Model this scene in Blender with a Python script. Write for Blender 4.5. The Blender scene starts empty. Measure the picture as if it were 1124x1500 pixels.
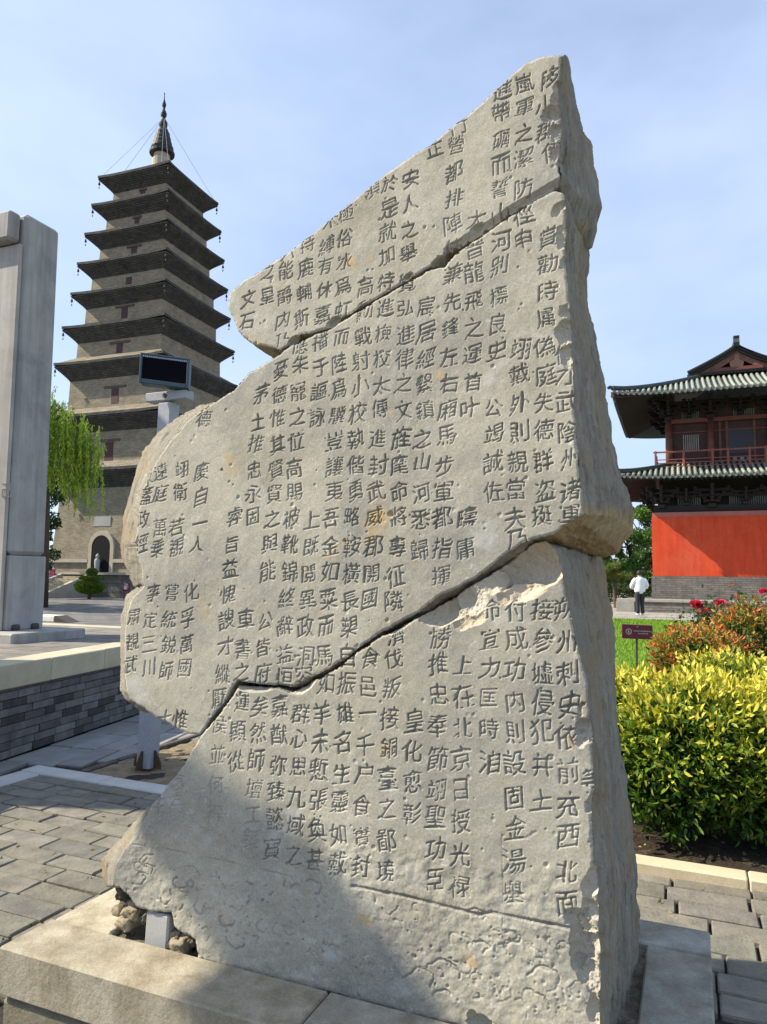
import bpy, bmesh, math, random
import numpy as np
from mathutils import Vector, Matrix

random.seed(7); RNG = np.random.default_rng(7)
SC = bpy.context.scene
R = math.radians

# ---------------------------------------------------------------- camera
W, H, FPX = 1124., 1500., 1060.
PITCH, ROLL, CH = R(5.175), R(0.7), 1.52
O = np.array([0., 0., CH])
cam_d = bpy.data.cameras.new('camera')
cam = bpy.data.objects.new('camera', cam_d); SC.collection.objects.link(cam)
cam_d.sensor_fit = 'VERTICAL'; cam_d.sensor_height = 24.0; cam_d.lens = 24.0*FPX/H
cam_d.clip_start = 0.05; cam_d.clip_end = 3000
cam.matrix_world = (Matrix.Translation((0, 0, CH)) @ Matrix.Rotation(R(90)+PITCH, 4, 'X')
                    @ Matrix.Rotation(ROLL, 4, 'Z'))
SC.camera = cam

# ---------------------------------------------------------------- light
PSI = R(22)                                   # the temple's axes
UT = np.array([math.cos(PSI), -math.sin(PSI), 0]); VT = np.array([math.sin(PSI), math.cos(PSI), 0])
ZT = np.array([0., 0., 1.])
SUN_D, SUN_E = R(18), R(40.7)
SH = -UT*math.cos(SUN_D) - VT*math.sin(SUN_D)
SUN = SH*math.cos(SUN_E) + ZT*math.sin(SUN_E)  # towards the sun
sun_d = bpy.data.lights.new('sun', 'SUN'); sun_d.energy = 5.0; sun_d.angle = R(0.55); sun_d.color = (1.0, 0.89, 0.72)
sun = bpy.data.objects.new('sun', sun_d); SC.collection.objects.link(sun)
sun.rotation_euler = Vector(SUN).to_track_quat('Z', 'Y').to_euler(); sun.location = (-20, 0, 30)

wd = bpy.data.worlds.new('World'); SC.world = wd; wd.use_nodes = True
nt = wd.node_tree; nt.nodes.clear()
def wn(t, **k):
    n = nt.nodes.new(t)
    for a, b in k.items(): setattr(n, a, b)
    return n
out = wn('ShaderNodeOutputWorld'); bg = wn('ShaderNodeBackground'); sky = wn('ShaderNodeTexSky')
sky.sky_type = 'NISHITA'; sky.sun_disc = False; sky.sun_elevation = SUN_E
sky.sun_rotation = math.atan2(SH[0], SH[1]); sky.air_density = 1.0; sky.dust_density = 1.0; sky.ozone_density = 2.0
tc = wn('ShaderNodeTexCoord'); mp = wn('ShaderNodeMapping'); mp.inputs['Scale'].default_value = (1, 1, 2.2)
mp.inputs['Location'].default_value = (2.3, 0.4, 0.15)
nz = wn('ShaderNodeTexNoise'); nz.inputs['Scale'].default_value = 1.9; nz.inputs['Detail'].default_value = 6; nz.inputs['Roughness'].default_value = .5
rp = wn('ShaderNodeValToRGB'); rp.color_ramp.elements[0].position = .36; rp.color_ramp.elements[1].position = .80
rp.color_ramp.elements[0].color = (.38, .38, .38, 1); rp.color_ramp.elements[1].color = (.9, .9, .9, 1)
sx = wn('ShaderNodeSeparateXYZ')
hz = wn('ShaderNodeMapRange'); hz.inputs['From Min'].default_value = 0.0; hz.inputs['From Max'].default_value = .62
hz.inputs['To Min'].default_value = .55; hz.inputs['To Max'].default_value = 0.0
mxh = wn('ShaderNodeMath', operation='MAXIMUM')
mix = wn('ShaderNodeMix', data_type='RGBA'); mix.inputs[7].default_value = (4.75, 5.75, 7.9, 1)
L = nt.links.new
L(tc.outputs['Generated'], mp.inputs['Vector']); L(mp.outputs[0], nz.inputs['Vector']); L(nz.outputs['Fac'], rp.inputs['Fac'])
L(tc.outputs['Generated'], sx.inputs[0]); L(sx.outputs['Z'], hz.inputs['Value'])
L(rp.outputs['Color'], mxh.inputs[0]); L(hz.outputs[0], mxh.inputs[1])
L(mxh.outputs[0], mix.inputs[0]); L(sky.outputs['Color'], mix.inputs[6]); L(mix.outputs[2], bg.inputs['Color'])
bg.inputs['Strength'].default_value = 0.10
L(bg.outputs[0], out.inputs['Surface'])
SC.view_settings.view_transform = 'Standard'; SC.view_settings.look = 'None'
SC.view_settings.gamma = 1.0; SC.view_settings.exposure = 0.80

# ---------------------------------------------------------------- helpers
def ray(px, py):
    x = (px-W/2)/FPX; y = -(py-H/2)/FPX
    c, s = math.cos(ROLL), math.sin(ROLL)
    a, b = c*x-s*y, s*x+c*y
    return np.array([a, math.cos(PITCH)-b*math.sin(PITCH), math.sin(PITCH)+b*math.cos(PITCH)])
def gz(px, py, z=0.):                       # where that sight line meets height z
    d = ray(px, py); return O + d*((z-CH)/d[2])
def gy(px, py, y):                          # ... a distance y in front
    d = ray(px, py); return O + d*(y/d[1])
def gp(px, py, org, n):                     # ... a plane
    d = ray(px, py); return O + d*(np.dot(np.asarray(org)-O, n)/np.dot(d, n))

def obj(name, verts, faces, mat, parent=None, smooth=False):
    v = np.asarray(verts, dtype=np.float64).reshape(-1, 3)
    if parent is not None: v = v - np.array(parent.location_world)
    me = bpy.data.meshes.new(name)
    if isinstance(faces, np.ndarray):
        k = faces.shape[1]; n = len(faces)
        me.vertices.add(len(v)); me.vertices.foreach_set('co', v.astype(np.float32).ravel())
        me.loops.add(n*k); me.loops.foreach_set('vertex_index', faces.astype(np.int32).ravel())
        me.polygons.add(n); me.polygons.foreach_set('loop_start', np.arange(0, n*k, k, dtype=np.int32))
        me.polygons.foreach_set('loop_total', np.full(n, k, dtype=np.int32))
        me.update(calc_edges=True); me.validate()
    else:
        me.from_pydata([tuple(p) for p in v], [], [tuple(f) for f in faces]); me.update()
    if mat is not None: me.materials.append(mat)
    if smooth: me.polygons.foreach_set('use_smooth', np.ones(len(me.polygons), dtype=bool))
    o = bpy.data.objects.new(name, me); SC.collection.objects.link(o)
    if parent is not None: o.parent = parent.o
    o_uv(o, parent)
    return o
class Root:                                  # an Empty at the thing's base
    def __init__(s, name, loc, label, cat, group=None, kind=None):
        o = bpy.data.objects.new(name, None); SC.collection.objects.link(o)
        o.location = tuple(loc); s.o = o; s.location_world = tuple(loc); o.empty_display_size = .2
        if label: o['label'] = label
        if cat: o['category'] = cat
        if group: o['group'] = group
        if kind: o['kind'] = kind
class Part(Root):                            # lets a part carry sub-parts
    def __init__(s, o, root): s.o = o; s.location_world = root.location_world
def tag(o, label, cat, group=None, kind=None):
    o['label'] = label; o['category'] = cat
    if group: o['group'] = group
    if kind: o['kind'] = kind
    return o
def struct(o): o['kind'] = 'structure'; return o
def base_at(o, p):                           # move a mesh thing's origin to its base
    p = Vector(tuple(p)); o.data.transform(Matrix.Translation(-p)); o.location = p; return o
def o_uv(o, parent=None):
    me = o.data; nl = len(me.loops)
    if nl == 0 or len(me.polygons) > 60000: return
    co = np.zeros(len(me.vertices)*3, np.float32); me.vertices.foreach_get('co', co); co = co.reshape(-1, 3)
    vi = np.zeros(nl, np.int32); me.loops.foreach_get('vertex_index', vi)
    npol = len(me.polygons)
    lt = np.zeros(npol, np.int32); me.polygons.foreach_get('loop_total', lt)
    nr = np.zeros(npol*3, np.float32); me.polygons.foreach_get('normal', nr); nr = nr.reshape(-1, 3)
    n = np.repeat(nr, lt, axis=0); p = co[vi]
    if parent is not None: p = p + np.array(parent.location_world, np.float32)
    flat = np.abs(n[:, 2]) > .75
    t = np.stack([-n[:, 1], n[:, 0]], 1); t /= (np.linalg.norm(t, axis=1, keepdims=True)+1e-9)
    uv = np.stack([(p[:, :2]*t).sum(1), p[:, 2]], 1)
    uv[flat] = np.stack([p[:, :2]@UT[:2].astype(np.float32), p[:, :2]@VT[:2].astype(np.float32)], 1)[flat]
    lay = me.uv_layers.new(name='UVMap'); lay.data.foreach_set('uv', uv.astype(np.float32).ravel())
class MB:
    def __init__(s): s.v = []; s.f = []; s.c = []
    def add(s, v, f, col=None):
        k = len(s.v); s.v += [np.asarray(p, float) for p in v]; s.f += [tuple(i+k for i in q) for q in f]
        s.c += [col]*len(v)
    def box(s, c, x, y, z, bev=0., col=None, jit=0.):
        """box with centre c and half-axes x, y, z (vectors); bevelled edges if bev"""
        c, x, y, z = [np.asarray(q, float) for q in (c, x, y, z)]
        if bev <= 0:
            v = [c+a*x+b*y+d*z for a in (-1, 1) for b in (-1, 1) for d in (-1, 1)]
            f = [(0, 1, 3, 2), (4, 6, 7, 5), (0, 4, 5, 1), (2, 3, 7, 6), (0, 2, 6, 4), (1, 5, 7, 3)]
            s.add(v, f, col); return
        lx, ly, lz = [np.linalg.norm(q) for q in (x, y, z)]
        bev = min(bev, .45*min(lx, ly, lz)); e = [1-bev/lx, 1-bev/ly, 1-bev/lz]
        v = []; idx = {}
        for a in (-1, 1):
            for b in (-1, 1):
                for d in (-1, 1):
                    for k in range(3):
                        w = [a*e[0], b*e[1], d*e[2]]; w[k] = (a, b, d)[k]
                        idx[(a, b, d, k)] = len(v)
                        v.append(c+w[0]*x+w[1]*y+w[2]*z + (RNG.normal(0, jit, 3) if jit else 0))
        f = []
        for k in range(3):
            o1, o2 = [q for q in range(3) if q != k]
            for sg in (-1, 1):
                q = []
                for (p1, p2) in ((-1, -1), (1, -1), (1, 1), (-1, 1)):
                    t = [0, 0, 0]; t[k] = sg; t[o1] = p1; t[o2] = p2; q.append(idx[tuple(t)+(k,)])
                f.append(tuple(q if (sg > 0) == (k != 1) else q[::-1]))
        for k in range(3):                   # edges along axis k
            o1, o2 = [q for q in range(3) if q != k]
            for p1 in (-1, 1):
                for p2 in (-1, 1):
                    def g(sg, face):
                        t = [0, 0, 0]; t[k] = sg; t[o1] = p1; t[o2] = p2; return idx[tuple(t)+(face,)]
                    f.append((g(-1, o1), g(1, o1), g(1, o2), g(-1, o2)))
        for a in (-1, 1):
            for b in (-1, 1):
                for d in (-1, 1): f.append(tuple(idx[(a, b, d, k)] for k in range(3)))
        s.add(v, f, col)
    def tube(s, pts, r, n=8, cap=True, col=None):
        pts = [np.asarray(p, float) for p in pts]; m = len(pts)
        if not hasattr(r, '__len__'): r = [r]*m
        v = []; prev = None
        for i, p in enumerate(pts):
            t = pts[min(i+1, m-1)]-pts[max(i-1, 0)]; t = t/(np.linalg.norm(t)+1e-12)
            if prev is None:
                a = np.cross(t, [0, 0, 1.]);
                if np.linalg.norm(a) < .1: a = np.cross(t, [1., 0, 0])
            else: a = prev - t*np.dot(prev, t)
            a /= np.linalg.norm(a); prev = a; b = np.cross(t, a)
            v += [p+r[i]*(math.cos(2*math.pi*k/n)*a+math.sin(2*math.pi*k/n)*b) for k in range(n)]
        f = [(i*n+k, i*n+(k+1) % n, (i+1)*n+(k+1) % n, (i+1)*n+k) for i in range(m-1) for k in range(n)]
        if cap: f += [tuple(range(n))[::-1], tuple(range((m-1)*n, m*n))]
        s.add(v, f, col)
    def lathe(s, base, prof, n=20, axis=None, col=None):
        base = np.asarray(base, float); v = []; m = len(prof)
        for (r, z) in prof: v += [base+[r*math.cos(2*math.pi*k/n), r*math.sin(2*math.pi*k/n), z] for k in range(n)]
        f = [(i*n+k, i*n+(k+1) % n, (i+1)*n+(k+1) % n, (i+1)*n+k) for i in range(m-1) for k in range(n)]
        f += [tuple(range(n))[::-1], tuple(range((m-1)*n, m*n))]
        s.add(v, f, col)
    def prism(s, poly, ext, col=None):
        """closed polygon (3-D points) swept by the vector ext"""
        n = len(poly); p = [np.asarray(q, float) for q in poly]; e = np.asarray(ext, float)
        s.add(p+[q+e for q in p], [tuple(range(n))[::-1], tuple(range(n, 2*n))]+[(i, (i+1) % n, n+(i+1) % n, n+i) for i in range(n)], col)
    def build(s, name, mat, parent=None, smooth=False):
        o = obj(name, np.array(s.v), s.f, mat, parent, smooth)
        if any(c is not None for c in s.c): set_col(o, np.array([(c if c is not None else (.5, .5, .5)) for c in s.c]))
        bm = bmesh.new(); bm.from_mesh(o.data); bmesh.ops.recalc_face_normals(bm, faces=bm.faces); bm.to_mesh(o.data); bm.free()
        return o
def set_col(o, c, name='tone'):
    c = np.asarray(c, np.float32)
    if c.shape[1] == 3: c = np.concatenate([c, np.ones((len(c), 1), np.float32)], 1)
    a = o.data.color_attributes.new(name, 'FLOAT_COLOR', 'POINT'); a.data.foreach_set('color', c.ravel())

# numpy value noise
def _h(i, j, k, seed):
    n = (i.astype(np.int64)*374761393 + j.astype(np.int64)*668265263 + k.astype(np.int64)*1274126177 + seed*974711) & 0xffffffff
    n = ((n ^ (n >> 13))*1103515245) & 0xffffffff; n = ((n ^ (n >> 16))*2246822519) & 0xffffffff
    return ((n ^ (n >> 15)) & 0xffff).astype(np.float32)/32767.5 - 1
def vnoise(p, seed=0):
    p = np.asarray(p, np.float32); fl = np.floor(p); t = p-fl; t = t*t*(3-2*t); i = fl.astype(np.int64)
    x, y, z = i[:, 0], i[:, 1], i[:, 2]; tx, ty, tz = t[:, 0], t[:, 1], t[:, 2]
    r = 0
    for a in (0, 1):
        for b in (0, 1):
            for c in (0, 1):
                r = r + _h(x+a, y+b, z+c, seed)*(tx if a else 1-tx)*(ty if b else 1-ty)*(tz if c else 1-tz)
    return r
def fbm(p, octv=4, seed=0, gain=.5):
    p = np.asarray(p, np.float32); r = 0; a = 1.; s = 0
    for k in range(octv): r = r + a*vnoise(p*(2.03**k)+17.3*k, seed+k); s += a; a *= gain
    return r/s

# ---------------------------------------------------------------- materials
def newmat(name):
    m = bpy.data.materials.new(name); m.use_nodes = True; t = m.node_tree
    b = t.nodes['Principled BSDF']; return m, t, b
def N(t, ty, **k):
    n = t.nodes.new(ty)
    for a, v in k.items():
        if a.startswith('i_'): n.inputs[a[2:].replace('_', ' ')].default_value = v
        else: setattr(n, a, v)
    return n
def ramp(t, fac, stops):
    r = t.nodes.new('ShaderNodeValToRGB'); e = r.color_ramp.elements
    while len(e) < len(stops): e.new(.5)
    for q, (p, c) in zip(e, stops): q.position = p; q.color = tuple(c)+(1,) if len(c) == 3 else c
    t.links.new(fac, r.inputs['Fac']); return r.outputs['Color']
def mixc(t, a, b, fac, mode='MIX'):
    m = t.nodes.new('ShaderNodeMix'); m.data_type = 'RGBA'; m.blend_type = mode
    for s, v in ((0, fac), (6, a), (7, b)):
        if hasattr(v, 'is_linked') or hasattr(v, 'node'): t.links.new(v, m.inputs[s])
        else: m.inputs[s].default_value = v if s == 0 else (tuple(v)+(1,) if len(v) == 3 else v)
    return m.outputs[2]
def noise(t, vec, scale, detail=5, rough=.55, dist=0.):
    n = N(t, 'ShaderNodeTexNoise'); n.inputs['Scale'].default_value = scale; n.inputs['Detail'].default_value = detail
    n.inputs['Roughness'].default_value = rough; n.inputs['Distortion'].default_value = dist
    t.links.new(vec, n.inputs['Vector']); return n.outputs['Fac']
def wpos(t): return N(t, 'ShaderNodeNewGeometry').outputs['Position']
def opos(t): return N(t, 'ShaderNodeTexCoord').outputs['Object']
def bump(t, b, hgt, strength=.3, dist=.01, prev=None):
    n = N(t, 'ShaderNodeBump'); n.inputs['Strength'].default_value = strength; n.inputs['Distance'].default_value = dist
    t.links.new(hgt, n.inputs['Height'])
    if prev is not None: t.links.new(prev, n.inputs['Normal'])
    t.links.new(n.outputs[0], b.inputs['Normal']); return n.outputs[0]
def stone(name, c1, c2, scale=6, rough=.85, bs=40, bstr=.35, bd=.006, tone=False, c3=None, spec=.3, tonemix=1.0, streak=None):
    m, t, b = newmat(name); P = wpos(t)
    col = ramp(t, noise(t, P, scale, 7, .62), [(.28, c1), (.72, c2)])
    if c3 is not None: col = mixc(t, col, c3, ramp(t, noise(t, P, scale*.45, 6, .7, .6), [(.54, (0, 0, 0)), (.70, (1, 1, 1))]))
    if tone:
        a = N(t, 'ShaderNodeVertexColor', layer_name='tone'); col = mixc(t, col, a.outputs['Color'], tonemix, 'MULTIPLY')
    if streak:
        mg = N(t, 'ShaderNodeMapping'); mg.inputs['Scale'].default_value = (1, 1, streak[1]); t.links.new(P, mg.inputs['Vector'])
        col = mixc(t, col, ramp(t, noise(t, mg.outputs[0], streak[0], 6, .65), [(.34, streak[2]), (.62, (1.05, 1.05, 1.05))]), 1.0, 'MULTIPLY')
    fine = noise(t, P, bs*3, 4, .7)
    col = mixc(t, col, ramp(t, fine, [(.3, (.78, .78, .78)), (.7, (1.12, 1.12, 1.12))]), 1.0, 'MULTIPLY')
    t.links.new(col, b.inputs['Base Color']); b.inputs['Roughness'].default_value = rough
    b.inputs['Specular IOR Level'].default_value = spec
    bump(t, b, noise(t, P, bs, 8, .68), bstr, bd); return m
def plain(name, c, rough=.6, metal=0., var=.15, scale=9, bstr=.08, bs=60):
    m, t, b = newmat(name); P = wpos(t)
    lo = tuple(x*(1-var) for x in c); hi = tuple(min(1, x*(1+var)) for x in c)
    t.links.new(ramp(t, noise(t, P, scale, 5), [(.3, lo), (.7, hi)]), b.inputs['Base Color'])
    b.inputs['Roughness'].default_value = rough; b.inputs['Metallic'].default_value = metal
    if bstr: bump(t, b, noise(t, P, bs, 5), bstr, .004)
    return m
def brickmat(name, ca, cb, cm, bw, bh, mort=.012, rough=.9, bstr=.5, offs=.5, dirt=(.5, .5, .5)):
    m, t, b = newmat(name); uv = N(t, 'ShaderNodeUVMap', uv_map='UVMap').outputs[0]; P = wpos(t)
    br = N(t, 'ShaderNodeTexBrick', offset=offs); t.links.new(uv, br.inputs['Vector'])
    br.inputs['Scale'].default_value = 1.; br.inputs['Brick Width'].default_value = bw; br.inputs['Row Height'].default_value = bh
    br.inputs['Mortar Size'].default_value = mort; br.inputs['Mortar Smooth'].default_value = .2; br.inputs['Bias'].default_value = -.05
    for k, c in (('Color1', ca), ('Color2', cb), ('Mortar', cm)): br.inputs[k].default_value = tuple(c)+(1,)
    col = mixc(t, br.outputs['Color'], ramp(t, noise(t, P, 1.3, 6, .65), [(.3, dirt), (.72, (1.1, 1.08, 1.04))]), .85, 'MULTIPLY')
    col = mixc(t, col, ramp(t, noise(t, P, 11, 4, .6), [(.3, (.8, .8, .8)), (.7, (1.15, 1.15, 1.15))]), .9, 'MULTIPLY')
    t.links.new(col, b.inputs['Base Color']); b.inputs['Roughness'].default_value = rough; b.inputs['Specular IOR Level'].default_value = .2
    inv = N(t, 'ShaderNodeMath', operation='SUBTRACT'); inv.inputs[0].default_value = 1; t.links.new(br.outputs['Fac'], inv.inputs[1])
    n1 = bump(t, b, inv.outputs[0], bstr, .01); bump(t, b, noise(t, P, 30, 5), .25, .008, n1); return m
def leafmat(name, trans=.35, rough=.5, hue=None):
    m, t, b = newmat(name); a = N(t, 'ShaderNodeVertexColor', layer_name='tone')
    t.links.new(a.outputs['Color'], b.inputs['Base Color']); b.inputs['Roughness'].default_value = rough
    b.inputs['Specular IOR Level'].default_value = .35
    tr = N(t, 'ShaderNodeBsdfTranslucent'); mx = N(t, 'ShaderNodeMixShader'); mx.inputs[0].default_value = trans
    g = mixc(t, a.outputs['Color'], (1.25, 1.3, .6), 1.0, 'MULTIPLY'); t.links.new(g, tr.inputs['Color'])
    t.links.new(b.outputs[0], mx.inputs[1]); t.links.new(tr.outputs[0], mx.inputs[2])
    t.links.new(mx.outputs[0], t.nodes['Material Output'].inputs['Surface']); return m
LEAF = leafmat('leaf', .22); NEEDLE = leafmat('needle', .2)
BARK = stone('bark', (.055, .04, .028), (.13, .10, .075), 9, .95, 30, .8, .02)

def leaves(name, pos, dirs, size, cols, mat=LEAF, parent=None, width=.45, fold=.25, detail=False):
    """each leaf is a small folded blade at pos growing along dirs"""
    pos = np.asarray(pos, float); n = len(pos); d = np.asarray(dirs, float); d /= np.linalg.norm(d, axis=1, keepdims=True)+1e-9
    r = RNG.normal(size=(n, 3)); a = np.cross(d, r); a /= np.linalg.norm(a, axis=1, keepdims=True)+1e-9; b = np.cross(d, a)
    s = np.asarray(size, float).reshape(-1, 1)*np.ones((n, 1)); w = s*width*.5; fo = w*fold*2
    if detail:
        pts = [pos, pos+d*s*.33-a*w*.8+b*fo, pos+d*s*.33+a*w*.8+b*fo, pos+d*s*.36, pos+d*s*.68-a*w*.78+b*fo*.6-b*s*.05, pos+d*s*.68+a*w*.78+b*fo*.6-b*s*.05, pos+d*s*.70-b*s*.06, pos+d*s-b*s*.18]
        q = [(0, 3, 1), (0, 2, 3), (1, 3, 6), (1, 6, 4), (3, 2, 5), (3, 5, 6), (4, 6, 7), (6, 5, 7)]
    else:
        pts = [pos, pos+d*s*.45-a*w+b*fo, pos+d*s, pos+d*s*.45+a*w+b*fo]; q = [(0, 2, 1), (0, 3, 2)]
    k = len(pts); v = np.stack(pts, 1).reshape(-1, 3)
    f = (np.arange(n)[:, None, None]*k + np.array(q)[None]).reshape(-1, 3)
    o = obj(name, v, f, mat, parent, smooth=False)
    c = np.asarray(cols, float); set_col(o, np.repeat(c, k, axis=0)); return o
def inball(n, shell=.0):
    p = RNG.normal(size=(n, 3)); p /= np.linalg.norm(p, axis=1, keepdims=True)
    return p*((shell**3+(1-shell**3)*RNG.random((n, 1)))**(1/3))
def lerpc(a, b, t): t = np.asarray(t).reshape(-1, 1); return np.asarray(a)*(1-t)+np.asarray(b)*t
# ================================================================ the broken stele
PS = R(23); LEAN = R(3)
US = np.array([math.cos(PS), -math.sin(PS), 0]); VS = np.array([math.sin(PS), math.cos(PS), 0])
HP = .28                                              # plinth top
P0 = gz(640, 1488, HP)
WS = ZT*math.cos(LEAN)+VS*math.sin(LEAN); NS = VS*math.cos(LEAN)-ZT*math.sin(LEAN)   # NS: into the stone
def onface(px, py, d=0.):                            # (s, w) where a sight line meets the stele's plane, d deep
    q = gp(px, py, P0+NS*d, NS)-P0; return np.array([q@US, q@WS])
def fw(s, d, w): return P0 + np.multiply.outer(s, US) + np.multiply.outer(d, NS) + np.multiply.outer(w, WS)

UP = [(800,285,'c'),(822,257,{'m':(846,285),'md':.15,'b':(881,312)}) ]
UPPER = [(823,81,{'b':(830,86)}),(819,120,{'b':(840,139)}),(818,157,{'b':(853,194)}),(823,190,{'b':(866,212)}),(819,238,{'b':(871,247)}),
 (822,257,{'m':(846,287),'md':.15,'b':(881,305)}),(820,269,{'m':(834,316),'md':.15,'b':(866,362)}),
 (800,283,'c'),(770,298,'c'),(735,320,'c'),(700,343,'c'),(668,362,'c'),(655,368,'c'),(648,384,'c'),(636,385,'c'),(630,390,'c'),(610,403,'c'),(577,422,'c'),(545,441,'c'),(515,459,'c'),(496,467,'c'),(486,478,'c'),(457,487,'c'),(440,490,'c'),(428,503,'c'),
 (411,512),(400,508),(370,503),(349,486),(334,450),(337,428),(357,411),(385,395),(421,370),(452,348),(485,320),(515,296),(545,272),(560,258),(600,232),(640,205),(664,184),(680,172),(709,147),(742,118),(769,93),(790,83),(815,81)]
MID = [(824,283,{'b':(862,370)}),(828,300,{'b':(859,395)}),(828,388,{'b':(857,414)}),(832,430,{'b':(860,450)}),(836,474,{'b':(868,482)}),(837,515,{'b':(877,524)}),(839,551,{'b':(886,562)}),(842,600,{'b':(894,618)}),(845,636,{'b':(897,647)}),(848,680,{'b':(907,692)}),(851,707,{'b':(917,716)}),
 (854,735,{'m':(897,738),'md':.3,'b':(928,742)}),(856,753,{'m':(897,756),'md':.3,'b':(927,778),'o':1}),(845,758,{'b':(906,806),'o':1}),(825,771,{'b':(882,815),'o':1}),(811,783,{'b':(866,813),'o':1}),
 (780,787,'c'),(754,801,'c'),(725,824,'c'),(697,844,'c'),(668,861,'c'),(645,870,'c'),(611,896,'c'),(585,910,'c'),(559,923,'c'),(528,944,'c'),(517,953,'c'),(502,964,'c'),(471,984,'c'),(450,993,'c'),(425,1006,'c'),(410,1001,'c'),(388,1001,'c'),(348,997,'c'),(336,1015,'c'),(322,1035,'c'),(305,1058,'c'),(292,1077),
 (285,1076),(269,1073),(245,1059),(230,1052),(208,1036,{'m':(205,1037),'md':.1}),(190,1024,{'m':(183,1022),'md':.1}),(184,1012,{'m':(178,1010),'md':.1}),(183,991,{'m':(179,990),'md':.1}),(182,934,{'m':(177,934),'md':.1}),(185,902,{'m':(178,902),'md':.1}),(193,877,{'m':(184,876),'md':.1}),(211,859,{'m':(203,858),'md':.1}),
 (208,852,{'m':(197,860),'md':.1}),(207,836,{'m':(190,839),'md':.1}),(203,822,{'m':(180,815),'md':.12}),(197,796,{'m':(179,797),'md':.12}),(200,773,{'m':(182,757),'md':.12}),(203,748,{'m':(188,728),'md':.14}),(208,719,{'m':(195,698),'md':.15}),(221,688,{'m':(209,663),'md':.16}),(243,654,{'m':(235,632),'md':.16}),(274,617,{'m':(268,608),'md':.16}),(297,599,{'m':(294,594),'md':.16}),
 (342,571),(365,546),(402,525),(416,514),(430,509,'c'),(457,495,'c'),(487,483,'c'),(517,464,'c'),(547,447,'c'),(577,429,'c'),(612,409,'c'),(632,396,'c'),(640,395,'c'),(652,393,'c'),(668,373,'c'),(702,350,'c'),(735,328,'c'),(772,304,'c'),(800,289,'c'),(812,283,'c')]
MID = [((q[0], q[1]-3.2) if q[1] < 520 else (q[0], q[1]+1.3))+q[2:] if q[-1] == 'c' else q for q in MID]
LOWER = [(811,801,{'b':(880,818)}),(816,814,{'b':(884,834)}),(822,840,{'b':(886,859)}),(828,874,{'b':(893,891)}),(839,916,{'b':(897,922)}),(851,962,{'b':(899,962)}),(861,1002,{'b':(902,1000)}),(865,1045,{'b':(904,1053)}),(868,1096,{'b':(911,1099)}),(870,1140,{'b':(920,1139)}),(866,1177,{'b':(922,1177)}),(868,1225,{'b':(926,1233)}),(876,1287,{'b':(933,1287)}),(876,1367,{'b':(935,1367)}),(880,1393,{'b':(934,1409)}),(879,1440,{'b':(934,1425)}),(879,1487,{'b':(935,1435)}),(879,1545,{'b':(936,1450)}),
 (760,1522),(664,1502),(584,1484),(502,1462),(440,1446),(392,1435),(332,1418),(290,1404),(287,1376),(268,1366),(254,1356),(250,1338),(220,1337),(199,1328),(188,1312),(176,1302),(163,1298,{'m':(158,1297),'md':.07}),
 (164,1284,{'m':(151,1283),'md':.08}),(168,1267,{'m':(151,1260),'md':.08}),(181,1246,{'m':(165,1243),'md':.08}),(202,1216,{'m':(190,1217),'md':.08}),(222,1183,{'m':(214,1187),'md':.08}),(245,1150),(268,1122),(280,1100),(294,1079),
 (307,1064,'c'),(324,1042,'c'),(338,1023,'c'),(350,1005,'c'),(362,1007,'c'),(388,1008,'c'),(410,1008,'c'),(427,1013,'c'),(452,1000,'c'),(473,991,'c'),(504,971,'c'),(519,960,'c'),(530,952,'c'),(561,931,'c'),(587,918,'c'),(613,904,'c'),(647,880,'c'),(672,868,'c'),(700,852,'c'),(727,833,'c'),(755,811,'c'),(777,797,'c'),(799,793,'c')]

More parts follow.
